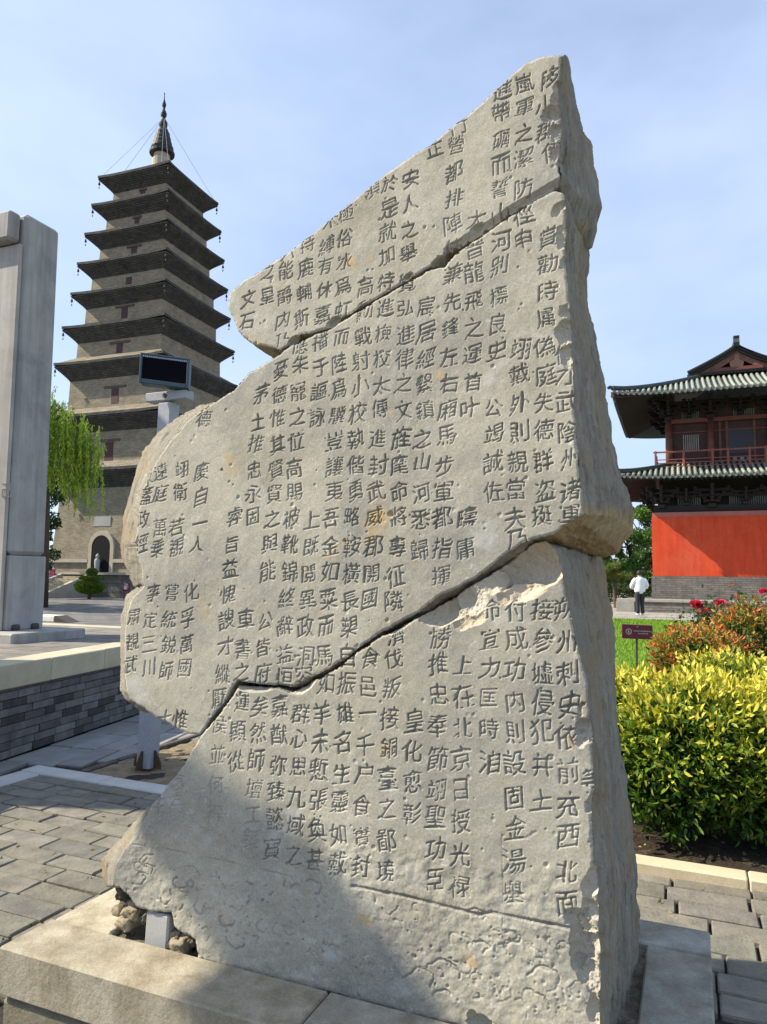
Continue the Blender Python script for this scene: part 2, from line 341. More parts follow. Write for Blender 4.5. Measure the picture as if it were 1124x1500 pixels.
TEXT = """A:陊806,113;小799,155;郡800,193;傳810,222;賞803,347;勸802,387;時802,427;属800,465;偽799,508;庭801,549;失798,589;德797,630;群795,675;盗798,719;挺795,756;接795,894;參797,939;墟795,986;侵794,1030;犯795,1070;并796,1121;土793,1172
B:偏828,519;才831,548;武832,588;陰832,633;州835,673;诸836,719;軍836,753;朔827,891;州831,939;刺832,986;史836,1033;依832,1079;前833,1129;充833,1180;西833,1225;北832,1276;面832,1325;等868,1140
C:嵐769,122;軍769,157;之768,196;潔767,232;防767,275;徑767,314;申767,351;翊763,511;戴761,548;外761,591;則760,633;親758,676;當757,717;夫755,759;乃757,790;付757,894;成757,934;功755,982;内755,1027;則754,1072;設754,1118;固753,1168;金755,1212;湯753,1261;舉752,1309
D:進737,132;帶735,164;礪735,205;而735,240;誓734,275;山733,314;河734,354;别731,390;標731,433;良731,474;史728,514;公723,598;竭724,636;誠723,677;佐723,720;命720,894;宣718,936;力718,979;匡717,1022;時717,1067;洎718,1116
E:大698,321;晉697,363;龍695,398;飛695,441;之694,480;運693,519;首693,559;叶688,598;疇684,759;庸682,803;上679,974;在679,1020;北678,1067;京676,1112;日675,1158;授675,1203;光675,1252;禄674,1299
F:行672,182;營668,213;都665,252;排666,290;陣664,327;使663,363;兼663,401;先663,442;鋒660,480;左658,522;右657,562;廂656,600;馬654,639;步653,682;軍651,722;都648,759;指648,803;揮646,844;勝646,932;推643,972;忠643,1018;奉642,1062;節642,1113;翊640,1158;聖639,1197;功639,1245;臣638,1290
G:正638,219;宸625,449;居625,487;經625,525;繫622,562;鎮623,602;之619,643;山619,677;河618,722;悉616,761;歸615,805;皇608,1055;化605,1100;愈605,1143;彰603,1192
H:安603,262;人601,297;之600,336;舉598,371;覺597,413;弘595,451;進594,490;律593,525;之591,562;文591,601;旌588,642;麾585,680;命585,719;將584,757;專582,801;征581,843;隣578,880;濟581,931;伐577,965;叛574,1008;接572,1052;銅571,1096;臺569,1140;之567,1184;鄙566,1231;境565,1276
I:於571,269;是571,305;就569,339;加567,375;特565,413;進565,451;檢562,488;校559,525;太559,565;傳557,599;進554,642;封554,682;武551,719;威548,756;郡547,800;開545,840;國542,877;食542,965;邑539,1006;一538,1046;千535,1093;户534,1134;食531,1182;實530,1226;封528,1270
J:領544,277;高535,419;勳535,455;戰532,493;射528,528;小527,566;校524,605;執522,643;偕521,682;勇521,719;略517,757;鞍515,800;橫514,841;長512,880;槊511,919;自509,961;振507,1002;雄505,1046;名502,1087;生501,1133;靈498,1176;如496,1222;戴494,1265
K:極507,313;俗506,349;水506,384;爲503,420;虹503,454;而501,493;陸498,531;爲497,569;驥494,608;豈491,646;讓491,683;夷490,720;吾485,759;金485,800;如483,837;粟481,878;而478,918;馬475,961;如477,1000;羊471,1045;未470,1087;慙468,1127;張468,1172;奐465,1217;甚461,1258
L:木485,324;縛479,361;有477,389;休476,425;嘉473,461;播471,499;于470,538;謳467,574;詠465,611;上457,761;既457,800;閲453,840;異450,878;政448,919;洞447,962;容444,992;群441,1045;心438,1082;思437,1124;九434,1167;域433,1210;之430,1252
M:持451,358;鹿449,393;輔447,428;斯442,467;應441,505;朱441,534;寵438,574;之437,611;位434,646;高431,685;賜432,722;被428,759;靴426,798;錦424,838;終421,877;辭418,917;益417,959;恒416,993;嘉410,1035;猷410,1076;弥408,1122;臻405,1159;懿402,1200;寳398,1243
N:六423,369;能420,396;爵418,434;内415,469;乃414,499;憂412,541;德410,577;惟408,612;其406,652;賢405,688;賢402,723;之399,760;與395,797;能393,836;公389,911;皆386,948;府385,986;矣381,1034;然379,1073;師376,1113;壇373,1156;工371,1194;築369,1230
O:之393,398;星391,434;茅383,577;土378,617;推376,649;忠373,688;永372,723;固371,758;車361,908;書356,951;之354,985;運355,1029;顯349,1072;從346,1116
P:文364,437;石361,472;睿344,758;旨341,797;益338,832;愧334,871;謏332,908;才331,948;縱327,988;厭321,1022;侯321,1062;並319,1105;何317,1150;得314,1193
Q:德299,614;慶296,691;自295,728;一293,765;人289,797;化280,867;孚275,905;萬274,944;國271,979;惟265,1055;念260,1144;為258,1176
R:翊267,688;衛264,721;若258,772;覩258,802;嘗251,868;統248,908;鋭247,945;師244,982;士242,1052;主233,1179
S:遠235,691;庭235,722;萬234,773;乗231,803;事225,868;定221,908;三218,942;川218,979
T:永216,700;蓋214,726;政210,760;經207,796;肅197,904;覩194,940;武191,974"""
FAINT = {'何': .45, '得': .45, '念': .45, '為': .4, '工': .7, '壇': .75, '築': .6, '主': .5, '士': .6, '並': .55, '侯': .7, '川': .6, '縛': 1}

# relief map of the face, 1 mm cells: depth of cutting
S0, S1, W0, W1 = -1.32, .62, -.10, 2.95
RES = 1000/.75
RX, RY = int((S1-S0)*RES)//2*2, int((W1-W0)*RES)//2*2
cut = np.zeros((RY, RX), np.float32); strg = np.ones((RY, RX), np.float32)
def raster(tris, val):
    for t in tris:
        q = (t-[S0, W0])*RES
        x0, y0 = np.floor(q.min(0)).astype(int); x1, y1 = np.ceil(q.max(0)).astype(int)+1
        x0 = max(x0, 0); y0 = max(y0, 0); x1 = min(x1, RX); y1 = min(y1, RY)
        if x1 <= x0 or y1 <= y0: continue
        X, Y = np.meshgrid(np.arange(x0, x1)+.5, np.arange(y0, y1)+.5)
        (ax, ay), (bx, by), (cx, cy) = q
        d = (by-cy)*(ax-cx)+(cx-bx)*(ay-cy)
        if abs(d) < 1e-9: continue
        l1 = ((by-cy)*(X-cx)+(cx-bx)*(Y-cy))/d; l2 = ((cy-ay)*(X-cx)+(ax-cx)*(Y-cy))/d
        m = (l1 >= -.02) & (l2 >= -.02) & (l1+l2 <= 1.02)
        g = cut[y0:y1, x0:x1]; g[m] = np.maximum(g[m], val)
def carve_text():
    cu = bpy.data.curves.new('glyph', 'FONT'); o = bpy.data.objects.new('glyph', cu); SC.collection.objects.link(o)
    cu.resolution_u = 3; cache = {}
    for ln in TEXT.split('\n'):
        for it in ln.split(':', 1)[1].split(';'):
            ch = it[0]; px, py = [float(q) for q in it[1:].split(',')]
            if ch not in cache:
                cu.body = ch; ev = o.evaluated_get(bpy.context.evaluated_depsgraph_get()); me = ev.to_mesh(); me.calc_loop_triangles()
                co = np.array([v.co[:2] for v in me.vertices]).reshape(-1, 2)
                tr = np.array([t.vertices[:] for t in me.loop_triangles], int).reshape(-1, 3); ev.to_mesh_clear()
                cache[ch] = (co, tr)
            co, tr = cache[ch]
            if not len(tr): continue
            c = (co.max(0)+co.min(0))/2 if ch not in '小之' else np.array([.5, .38])
            p = (co-c)
            em = .0715*RNG.uniform(.94, 1.06)
            ph = RNG.uniform(0, 6, 4)                     # a hand, not a typeface: slant, waver, uneven weight
            x, y = p[:, 0], p[:, 1]
            dx = .045*np.sin(5*y+ph[0])+.03*np.sin(8*x+ph[1]); dy = .17*x+.045*np.sin(6*x+ph[2])+.03*np.sin(8*y+ph[3])-.05*x*x
            a = RNG.normal(0, .03)
            q = np.stack([(x+dx)*RNG.uniform(.88, 1.0), (y+dy)*RNG.uniform(.92, 1.06)], 1)
            q = np.stack([q[:, 0]*math.cos(a)-q[:, 1]*math.sin(a), q[:, 0]*math.sin(a)+q[:, 1]*math.cos(a)], 1)*em
            qq = q+onface(px, py); raster(qq[tr], 1.0)
            lo_ = np.maximum(((qq.min(0)-[S0, W0])*RES).astype(int)-4, 0); hi_ = ((qq.max(0)-[S0, W0])*RES).astype(int)+4
            strg[lo_[1]:hi_[1], lo_[0]:hi_[0]] = FAINT.get(ch, 1.0)*RNG.uniform(.85, 1)
    bpy.data.objects.remove(o); bpy.data.curves.remove(cu)
carve_text()
# brush weight: the stroke swells and thins along its length, level strokes finer than uprights
def soft(a, k, ax):
    c = np.zeros_like(a)
    for i in range(-k, k+1): c += np.roll(a, i, ax)*(k+1-abs(i))
    return c/(k+1)**2
yy, xx = np.mgrid[0:RY:4, 0:RX:4]
thn = fbm(np.stack([xx.ravel()*.08, yy.ravel()*.08, np.zeros(xx.size)], 1), 3, 91).reshape(xx.shape)
thn = np.repeat(np.repeat(thn, 4, 0), 4, 1)[:RY, :RX]
wide = np.repeat(np.repeat(fbm(np.stack([xx.ravel()*.0045, yy.ravel()*.0045, np.ones(xx.size)], 1), 3, 95).reshape(xx.shape), 4, 0), 4, 1)[:RY, :RX]
cut = soft(soft(cut, 3, 0), 2, 1)
cut = np.clip((cut-(.62+.36*thn))/.18, 0, 1)*np.clip(.85+.6*thn, .5, 1)*strg*np.clip(.92+.5*wide, .45, 1.05)
CUTD = .0072
def stamp(p, r, dep):                                # p (s, w); r metres; dep metres
    x, y = (p[0]-S0)*RES, (p[1]-W0)*RES; k = int(r*RES)+1; xi, yi = int(x), int(y)
    if xi-k < 0 or yi-k < 0 or xi+k+1 >= RX or yi+k+1 >= RY: return
    Y, X = np.mgrid[yi-k:yi+k+1, xi-k:xi+k+1]
    h = np.clip(1-np.hypot(X-x, Y-y)/(r*RES), 0, 1)**.7*dep/CUTD
    g = cut[yi-k:yi+k+1, xi-k:xi+k+1]; np.maximum(g, h, out=g)
def groove(pts, r, dep, wear=.5):
    pts = np.asarray(pts, float); ph = RNG.uniform(0, 9)
    for i in range(len(pts)-1):
        n = max(2, int(np.linalg.norm(pts[i+1]-pts[i])/.002))
        for k in range(n):
            p = pts[i]+(pts[i+1]-pts[i])*k/n
            a = 1-wear*(.5+.5*math.sin(ph+p[0]*31+math.sin(p[1]*43+ph)*1.7))
            if a > .25: stamp(p+RNG.normal(0, .0008, 2), r*(.7+.5*a), dep*a)
def gpx(pp, r, dep, wear=.4): groove([onface(*q) for q in pp], r, dep, wear)
gpx([(195,1237),(240,1243),(330,1262),(430,1285)], .003, .003, .9)
gpx([(515,1298),(600,1315),(700,1340),(720,1337),(800,1353),(874,1368)], .005, .006, .25)
gpx([(735,1220),(737,1300),(736,1380)], .002, .002, .5)
gpx([(498,1155),(510,1175),(524,1196)], .002, .002, .2); gpx([(770,1228),(786,1218)], .004, .002, .2)
# cloud scrolls on the foot of the face: the ones that read, then the rest of the worn band
def scroll(c, r, a0, turns, sgn=1):
    c = onface(*c); out = []
    n = int(14*abs(turns))+6
    for k in range(n):
        t = k/(n-1); a = a0+sgn*turns*2*math.pi*t; q = r*(1-.62*t); q *= 1+.14*math.sin(a*2.3+r*300)+.08*math.sin(a*5+r*700); out.append(c+[q*math.cos(a), q*math.sin(a)*.8])
    return out
for c, r, a0, tn, sg in [((566,1328),.045,.2,.45,-1),((670,1385),.06,.3,.5,1),((640,1425),.075,.0,.5,1),((700,1395),.055,.6,.55,1),((700,1345),.05,3,.5,-1),((760,1400),.085,.1,.5,1),((752,1375),.03,2.6,.9,-1),((620,1440),.07,3.2,.6,-1),((695,1432),.022,0,.9,1),((830,1400),.06,.4,.5,1),((800,1440),.07,2.9,.7,-1),((850,1455),.05,1,.6,1),((780,1470),.06,.2,.6,1),((655,1462),.05,4,.5,-1),((215,1265),.05,1.0,.6,1),((262,1290),.05,.2,.7,-1),((205,1285),.045,4,.5,1),((295,1330),.04,2,.7,1),((330,1345),.05,0,.6,-1),((240,1315),.045,1,.6,-1),((350,1380),.05,3,.5,1),((300,1365),.035,5,.6,1)]:
    groove(scroll(c, r*.85, a0, tn, sg), .0035, .005, .6)
for k in range(95):
    u = RNG.uniform(0, 1); px = 190+u*690; lo = 1250+u*128; hi = 1330+u*180
    py = RNG.uniform(lo, hi); groove(scroll((px, py), RNG.uniform(.012, .045), RNG.uniform(0, 6.3), RNG.uniform(.15, .55), RNG.choice([-1, 1])), RNG.uniform(.0025, .0045), RNG.uniform(.002, .0048), .85)
for k in range(160):
    u = RNG.uniform(0, 1); p = onface(190+u*690, RNG.uniform(1260+u*128, 1370+u*130)); stamp(p, RNG.uniform(.002, .006), RNG.uniform(.002, .006))

# grid of the face, 1.5 mm
G = .0015
cut2 = cut.reshape(RY//2, 2, RX//2, 2).mean((1, 3))
def blur(a): a = (np.roll(a, 1, 0)+2*a+np.roll(a, -1, 0))/4; return (np.roll(a, 1, 1)+2*a+np.roll(a, -1, 1))/4
cut2 = blur(cut2)
NY, NX = cut2.shape
gs = S0+(np.arange(NX)+.5)*G; gw = W0+(np.arange(NY)+.5)*G
GS, GW = np.meshgrid(gs, gw)
p3 = np.stack([GS.ravel(), GW.ravel(), np.zeros(GS.size)], 1)
rough = fbm(p3*5, 3, 3).reshape(NY, NX)*.0028 + fbm(p3*45, 4, 11).reshape(NY, NX)*.0008
wearn = fbm(p3*14, 3, 21).reshape(NY, NX)
foot = np.clip((.47-.0*GS-GW)/.06, 0, 1)              # the worn carved band is rougher
rough = rough + foot*fbm(p3*38, 3, 31).reshape(NY, NX)*.0035
dep = rough + cut2*CUTD*np.clip(1.0+.35*wearn, .45, 1.2)
wear = np.zeros((NY, NX, 3), np.float32)              # r ochre stain, g pale scuff, b darker tone in the cuts
wear[..., 2] = np.clip(cut2*1.1, 0, 1)
def window(px, py, rm):
    c = onface(px, py); j0, j1 = np.searchsorted(gw, [c[1]-rm, c[1]+rm]); i0, i1 = np.searchsorted(gs, [c[0]-rm, c[0]+rm])
    return c, slice(max(j0, 0), j1), slice(max(i0, 0), i1)
def bowl(px, py, rx, ry, ang, d, sharp=1.0, nz=.35, ochre=0., pale=0.):
    """a spall: rx, ry metres, d deep"""
    c, a, b = window(px, py, max(rx, ry)*1.5); X = GS[a, b]-c[0]; Y = GW[a, b]-c[1]
    if X.size == 0: return
    ca, sa = math.cos(ang), math.sin(ang); x = (X*ca+Y*sa)/rx; y = (-X*sa+Y*ca)/ry
    q = np.stack([GS[a, b].ravel(), GW[a, b].ravel(), np.full(X.size, px*.01)], 1)
    n = fbm(q*(1.1/max(rx, ry)), 4, 5).reshape(X.shape); f = fbm(q*75, 4, 8, .65).reshape(X.shape)
    r = np.hypot(x, y)+n*nz; h = np.clip(1-r*r, 0, 1)**sharp
    dep[a, b] = dep[a, b]*(1-np.clip(h*3, 0, 1)*.6)+h*d+np.clip(h*5, 0, 1)*f*min(d*.30, .010)
    m = np.clip(h*4, 0, 1); wear[a, b, 2] *= (1-m)
    wear[a, b, 0] = np.maximum(wear[a, b, 0], m*ochre); wear[a, b, 1] = np.maximum(wear[a, b, 1], m*pale)
# spalls below the long crack: only the piece they were knocked from is hollowed
dep_plain, wear_plain = dep.copy(), wear.copy()
bowl(773,830,.125,.080,.40,.085,.62,.42,.40,.35); bowl(722,852,.05,.04,.4,.022,.8,.4,.35,.3); bowl(655,890,.098,.052,.45,.060,.62,.40,.35,.35); bowl(760,868,.07,.03,.2,.012,.9,.7,.45,.2); bowl(690,905,.05,.03,.3,.012,.9,.7,.4,.2)
bowl(690,878,.05,.05,.2,.018,.9,.3,.2,.4); bowl(580,918,.055,.02,.5,.02,1,.3,.2,.3); bowl(445,1003,.06,.024,.45,.022,1,.35,.2,.3); bowl(372,1008,.07,.014,.05,.02,1,.3)
bowl(335,1012,.03,.012,.9,.02,1,.3)
dep_low, wear_low = dep.copy(), wear.copy(); dep[:], wear[:] = dep_plain, wear_plain
bowl(645,384,.04,.022,.5,.04,.8,.3); bowl(660,392,.03,.018,.5,.014,1,.3,0,.5); bowl(489,471,.03,.016,.5,.025,1,.3); bowl(432,500,.035,.02,.4,.03,1,.3); bowl(698,333,.03,.012,.5,.02,1,.3)
bowl(598,404,.02,.01,.5,.02,1,.3)
dep_hi, wear_hi = dep.copy(), wear.copy()
def patch(px, py, r, ch, amt, sq=1., ang=0.):
    c, a, b = window(px, py, r*2.2); X = GS[a, b]-c[0]; Y = GW[a, b]-c[1]
    if X.size == 0: return
    ca, sa = math.cos(ang), math.sin(ang); x = (X*ca+Y*sa)/r; y = (-X*sa+Y*ca)/(r*sq)
    q = np.stack([X.ravel(), Y.ravel(), np.full(X.size, px*.03+py*.011)], 1)
    n = fbm(q*(1.6/r), 5, 9).reshape(X.shape)
    wear[a, b, ch] = np.maximum(wear[a, b, ch], np.clip((1-np.hypot(x, y)+n*1.5)*1.1, 0, 1)*amt*.72)
def weather():
    # chips down the right arris, and the wear beside it
    for a in [(816,135,.02,.035,.1,.02),(808,163,.045,.028,.7,.022),(817,166,.03,.03,.2,.02),(815,193,.022,.03,0,.014),(814,222,.022,.03,0,.012),(818,305,.022,.026,0,.015),(822,345,.02,.05,.05,.012),(826,385,.02,.03,0,.01),(829,455,.025,.03,0,.014),(830,482,.032,.042,.2,.026),(834,520,.022,.04,0,.012),(848,640,.012,.05,0,.01),
              (860,1062,.035,.045,.5,.03),(852,1085,.02,.02,0,.01),(868,1178,.02,.022,0,.024),(868,1228,.014,.02,0,.014),(868,1290,.024,.05,0,.022),(870,1330,.024,.03,.1,.02),(858,1385,.045,.075,.15,.038),(868,1425,.03,.04,0,.02),(862,1360,.03,.03,0,.014),(872,1468,.02,.04,0,.016),(703,1500,.04,.03,0,.03)]:
        bowl(*a, .75, .95, .12, .2)
    # stains and scuffs
    for s in [(552,760,.035,1.8,.3,.9),(541,783,.03,.8,.9,.8),(333,682,.05,1.2,0,.75),(645,548,.018,1,0,.8),(575,605,.012,1,0,.7),(514,385,.022,1.5,.4,.9),(540,380,.015,1,0,.5),(485,810,.03,.5,.8,.55),(505,795,.03,.5,.8,.45),(536,1350,.03,.8,0,.7),(515,1355,.025,.7,0,.5),(690,1412,.03,1.2,0,.7),(835,1085,.016,1.6,.2,.9),(470,895,.012,1,0,.4),(300,895,.025,2,.5,.35),(735,1145,.01,1.4,0,.7),(562,1098,.035,.6,0,.4),(745,1220,.02,2,.4,.3),(362,500,.05,.4,.3,.6),(610,830,.012,1,0,.3),(380,505,.04,.4,0,.5)]:
        patch(s[0], s[1], s[2], 0, s[5], s[3], s[4])
    for s in [(720,548,.05,.4,.6,.7),(705,790,.05,1,0,.5),(405,1225,.05,1,0,.6),(250,1175,.05,1.2,0,.6),(300,1230,.06,.7,0,.45),(205,1010,.06,1,0,.6),(190,1000,.05,1,0,.5),(480,1395,.05,.5,0,.6),(440,1430,.06,.3,.2,.6),(590,1450,.05,.5,0,.35),(690,895,.04,.7,0,.5),(395,800,.03,1.4,0,.4),(430,1190,.04,1,0,.5),(640,640,.05,1,0,.25),(760,1100,.05,1,0,.25),(590,1290,.08,.7,0,.3),(655,1262,.02,1,0,.5),(830,1350,.04,1,0,.35),(370,830,.04,1.5,0,.3)]:
        patch(s[0], s[1], s[2], 1, s[5], s[3], s[4])
    c, a, b = window(325, 688, .05); dep[a, b] += np.clip(1-np.hypot(GS[a, b]-c[0], GW[a, b]-c[1])/.007, 0, 1)*.012   # drilled dot
    bowl(572,753,.014,.012,0,.01,1,.3,.6)
    c0, a, b = window(640, 900, 5.)
    for k in range(420):                                   # pits and bruises
        p = onface(RNG.uniform(190, 870), RNG.uniform(150, 1480)); j, i = np.searchsorted(gw, p[1]), np.searchsorted(gs, p[0])
        r = RNG.uniform(.003, .009); m = 8
        if m < j < NY-m and m < i < NX-m:
            a = slice(j-m, j+m); b = slice(i-m, i+m); h = np.clip(1-(np.hypot(GS[a, b]-p[0], GW[a, b]-p[1])/r)**2, 0, 1)
            dep[a, b] += h*RNG.uniform(.0012, .004)



RELIEF = {}
for nm_, d_, w_ in (('upper_fragment', dep_hi, wear_hi), ('middle_fragment', dep_plain, wear_plain), ('lower_fragment', dep_low, wear_low)):
    dep[:], wear[:] = d_, w_; RNG = np.random.default_rng(5); weather(); RELIEF[nm_] = (dep.copy(), wear.copy())
m, t, b_ = newmat('stele_face'); Pn = wpos(t)
wv = N(t, 'ShaderNodeVertexColor', layer_name='wear'); sep = N(t, 'ShaderNodeSeparateColor'); t.links.new(wv.outputs['Color'], sep.inputs[0])
col = ramp(t, noise(t, Pn, 3.2, 8, .66, .4), [(.26, (.285, .266, .203)), (.5, (.385, .364, .288)), (.74, (.48, .456, .366))])
col = mixc(t, col, (.47, .455, .385), ramp(t, noise(t, Pn, 7.5, 8, .72, .7), [(.53, (0, 0, 0)), (.70, (.95, .95, .95))]))
col = mixc(t, col, (.25, .245, .215), ramp(t, noise(t, Pn, 2.1, 7, .6, .3), [(.50, (0, 0, 0)), (.68, (.8, .8, .8))]))
col = mixc(t, col, (.42, .33, .19), ramp(t, noise(t, Pn, 4.4, 6, .7, .5), [(.62, (0, 0, 0)), (.8, (.5, .5, .5))]))
col = mixc(t, col, ramp(t, noise(t, Pn, 170, 5, .75), [(.3, (.70, .70, .70)), (.7, (1.2, 1.2, 1.2))]), 1.0, 'MULTIPLY')
col = mixc(t, col, (.50, .49, .45), ramp(t, noise(t, Pn, 34, 7, .78, 1.2), [(.57, (0, 0, 0)), (.66, (.75, .75, .75))]))
col = mixc(t, col, (.17, .165, .15), ramp(t, noise(t, Pn, 21, 7, .75, 1.5), [(.60, (0, 0, 0)), (.72, (.5, .5, .5))]))
col = mixc(t, col, (.50, .33, .12), sep.outputs['Red']); col = mixc(t, col, (.52, .52, .49), sep.outputs['Green'])
col = mixc(t, col, (.072, .075, .076), N(t, 'ShaderNodeMath', operation='MULTIPLY').outputs[0])
mm = [n for n in t.nodes if n.type == 'MATH'][-1]; t.links.new(sep.outputs['Blue'], mm.inputs[0]); mm.inputs[1].default_value = .68
t.links.new(col, b_.inputs['Base Color']); b_.inputs['Roughness'].default_value = .82; b_.inputs['Specular IOR Level'].default_value = .3
bump(t, b_, noise(t, Pn, 120, 8, .75), .30, .004); FACE = m
m, t, b_ = newmat('stele_broken'); Pn = wpos(t); mpg = N(t, 'ShaderNodeMapping'); mpg.inputs['Scale'].default_value = (1, 1, .16); t.links.new(Pn, mpg.inputs['Vector'])
col = ramp(t, noise(t, mpg.outputs[0], 15, 8, .68, .5), [(.26, (.245, .228, .18)), (.5, (.375, .35, .28)), (.75, (.50, .47, .385))])
col = mixc(t, col, (.44, .33, .185), ramp(t, noise(t, Pn, 3.4, 6, .65, .5), [(.50, (0, 0, 0)), (.68, (.85, .85, .85))]))
col = mixc(t, col, (.10, .10, .098), ramp(t, noise(t, mpg.outputs[0], 26, 6, .7, .8), [(.58, (0, 0, 0)), (.68, (.8, .8, .8))]))
col = mixc(t, col, (.33, .20, .07), ramp(t, noise(t, Pn, 13, 5, .7), [(.68, (0, 0, 0)), (.75, (.7, .7, .7))]))
col = mixc(t, col, ramp(t, noise(t, Pn, 200, 3, .7), [(.3, (.8, .8, .8)), (.7, (1.15, 1.15, 1.15))]), 1.0, 'MULTIPLY')
wv = N(t, 'ShaderNodeVertexColor', layer_name='wear'); sep = N(t, 'ShaderNodeSeparateColor'); t.links.new(wv.outputs['Color'], sep.inputs[0])
col = mixc(t, col, ramp(t, noise(t, Pn, 30, 6, .7), [(.3, (.40, .29, .14)), (.7, (.68, .53, .30))]), sep.outputs['Red'])
t.links.new(col, b_.inputs['Base Color']); b_.inputs['Roughness'].default_value = .9; b_.inputs['Specular IOR Level'].default_value = .25
n1 = bump(t, b_, noise(t, mpg.outputs[0], 55, 8, .8, .6), 1.0, .022); bump(t, b_, noise(t, Pn, 90, 6, .7), .45, .006, n1); BROKEN = m

stele = Root('broken_stele', fw(0, .25, 0), 'tall pale grey broken stone slab carved with columns of writing, pieced together from three fragments', 'stele')

def densify(ctrl, T, step=.005, seed=1):
    F, M, B, OC = [], [], [], []
    for q in ctrl:
        f = onface(q[0], q[1]); o = q[2] if len(q) > 2 else {}
        crk = o == 'c'; o = {} if crk else o
        f3 = np.array([f[0], 0, f[1]])
        if 'b' in o: bd = o.get('bd', T); bb = onface(*o['b'], bd); b3 = np.array([bb[0], bd, bb[1]])
        else: b3 = np.array([f[0], T, f[1]-(.05 if crk else 0)])
        if 'm' in o: mm_ = onface(*o['m'], o['md']); m3 = np.array([mm_[0], o['md'], mm_[1]])
        else: m3 = f3+.3*(b3-f3)
        if 'm' in o and 'b' not in o: b3 = np.array([m3[0]*.6+f3[0]*.4, T, m3[2]*.6+f3[2]*.4])
        F.append(f3); M.append(m3); B.append(b3); OC.append(np.array([o.get('o', 0.), 0, 0]))
    out = [[], [], [], []]; n = len(F)
    for i in range(n):
        j = (i+1) % n; k = max(1, int(np.linalg.norm(F[j]-F[i])/step))
        for s in range(k):
            x = s/k
            for a, Q in zip(out, (F, M, B, OC)): a.append(Q[i]*(1-x)+Q[j]*x)
    F, M, B, OC = [np.array(q) for q in out]
    tg = np.roll(F, -1, 0)-np.roll(F, 1, 0); nr = np.stack([tg[:, 2], np.zeros(len(F)), -tg[:, 0]], 1); nr /= np.linalg.norm(nr, axis=1, keepdims=True)+1e-9
    area = np.sum(F[:, 0]*np.roll(F[:, 2], -1)-np.roll(F[:, 0], -1)*F[:, 2])
    if area < 0: nr = -nr                            # outward
    d = fbm(F*[22, 1, 22], 4, seed)*.006 + fbm(F*[90, 1, 90], 2, seed+4)*.0022
    F = F+nr*d[:, None]
    return F, M, B, nr, OC[:, 0]
def inside(poly):
    msk = np.zeros((NY, NX), bool); x = poly[:, 0]; y = poly[:, 1]; x2 = np.roll(x, -1); y2 = np.roll(y, -1)
    for j in range(NY):
        w = gw[j]; c = (y > w) != (y2 > w)
        if not c.any(): continue
        xs = np.sort(x[c]+(w-y[c])*(x2[c]-x[c])/(y2[c]-y[c]))
        for k in range(0, len(xs)-1, 2): msk[j, np.searchsorted(gs, xs[k]):np.searchsorted(gs, xs[k+1])] = True
    return msk
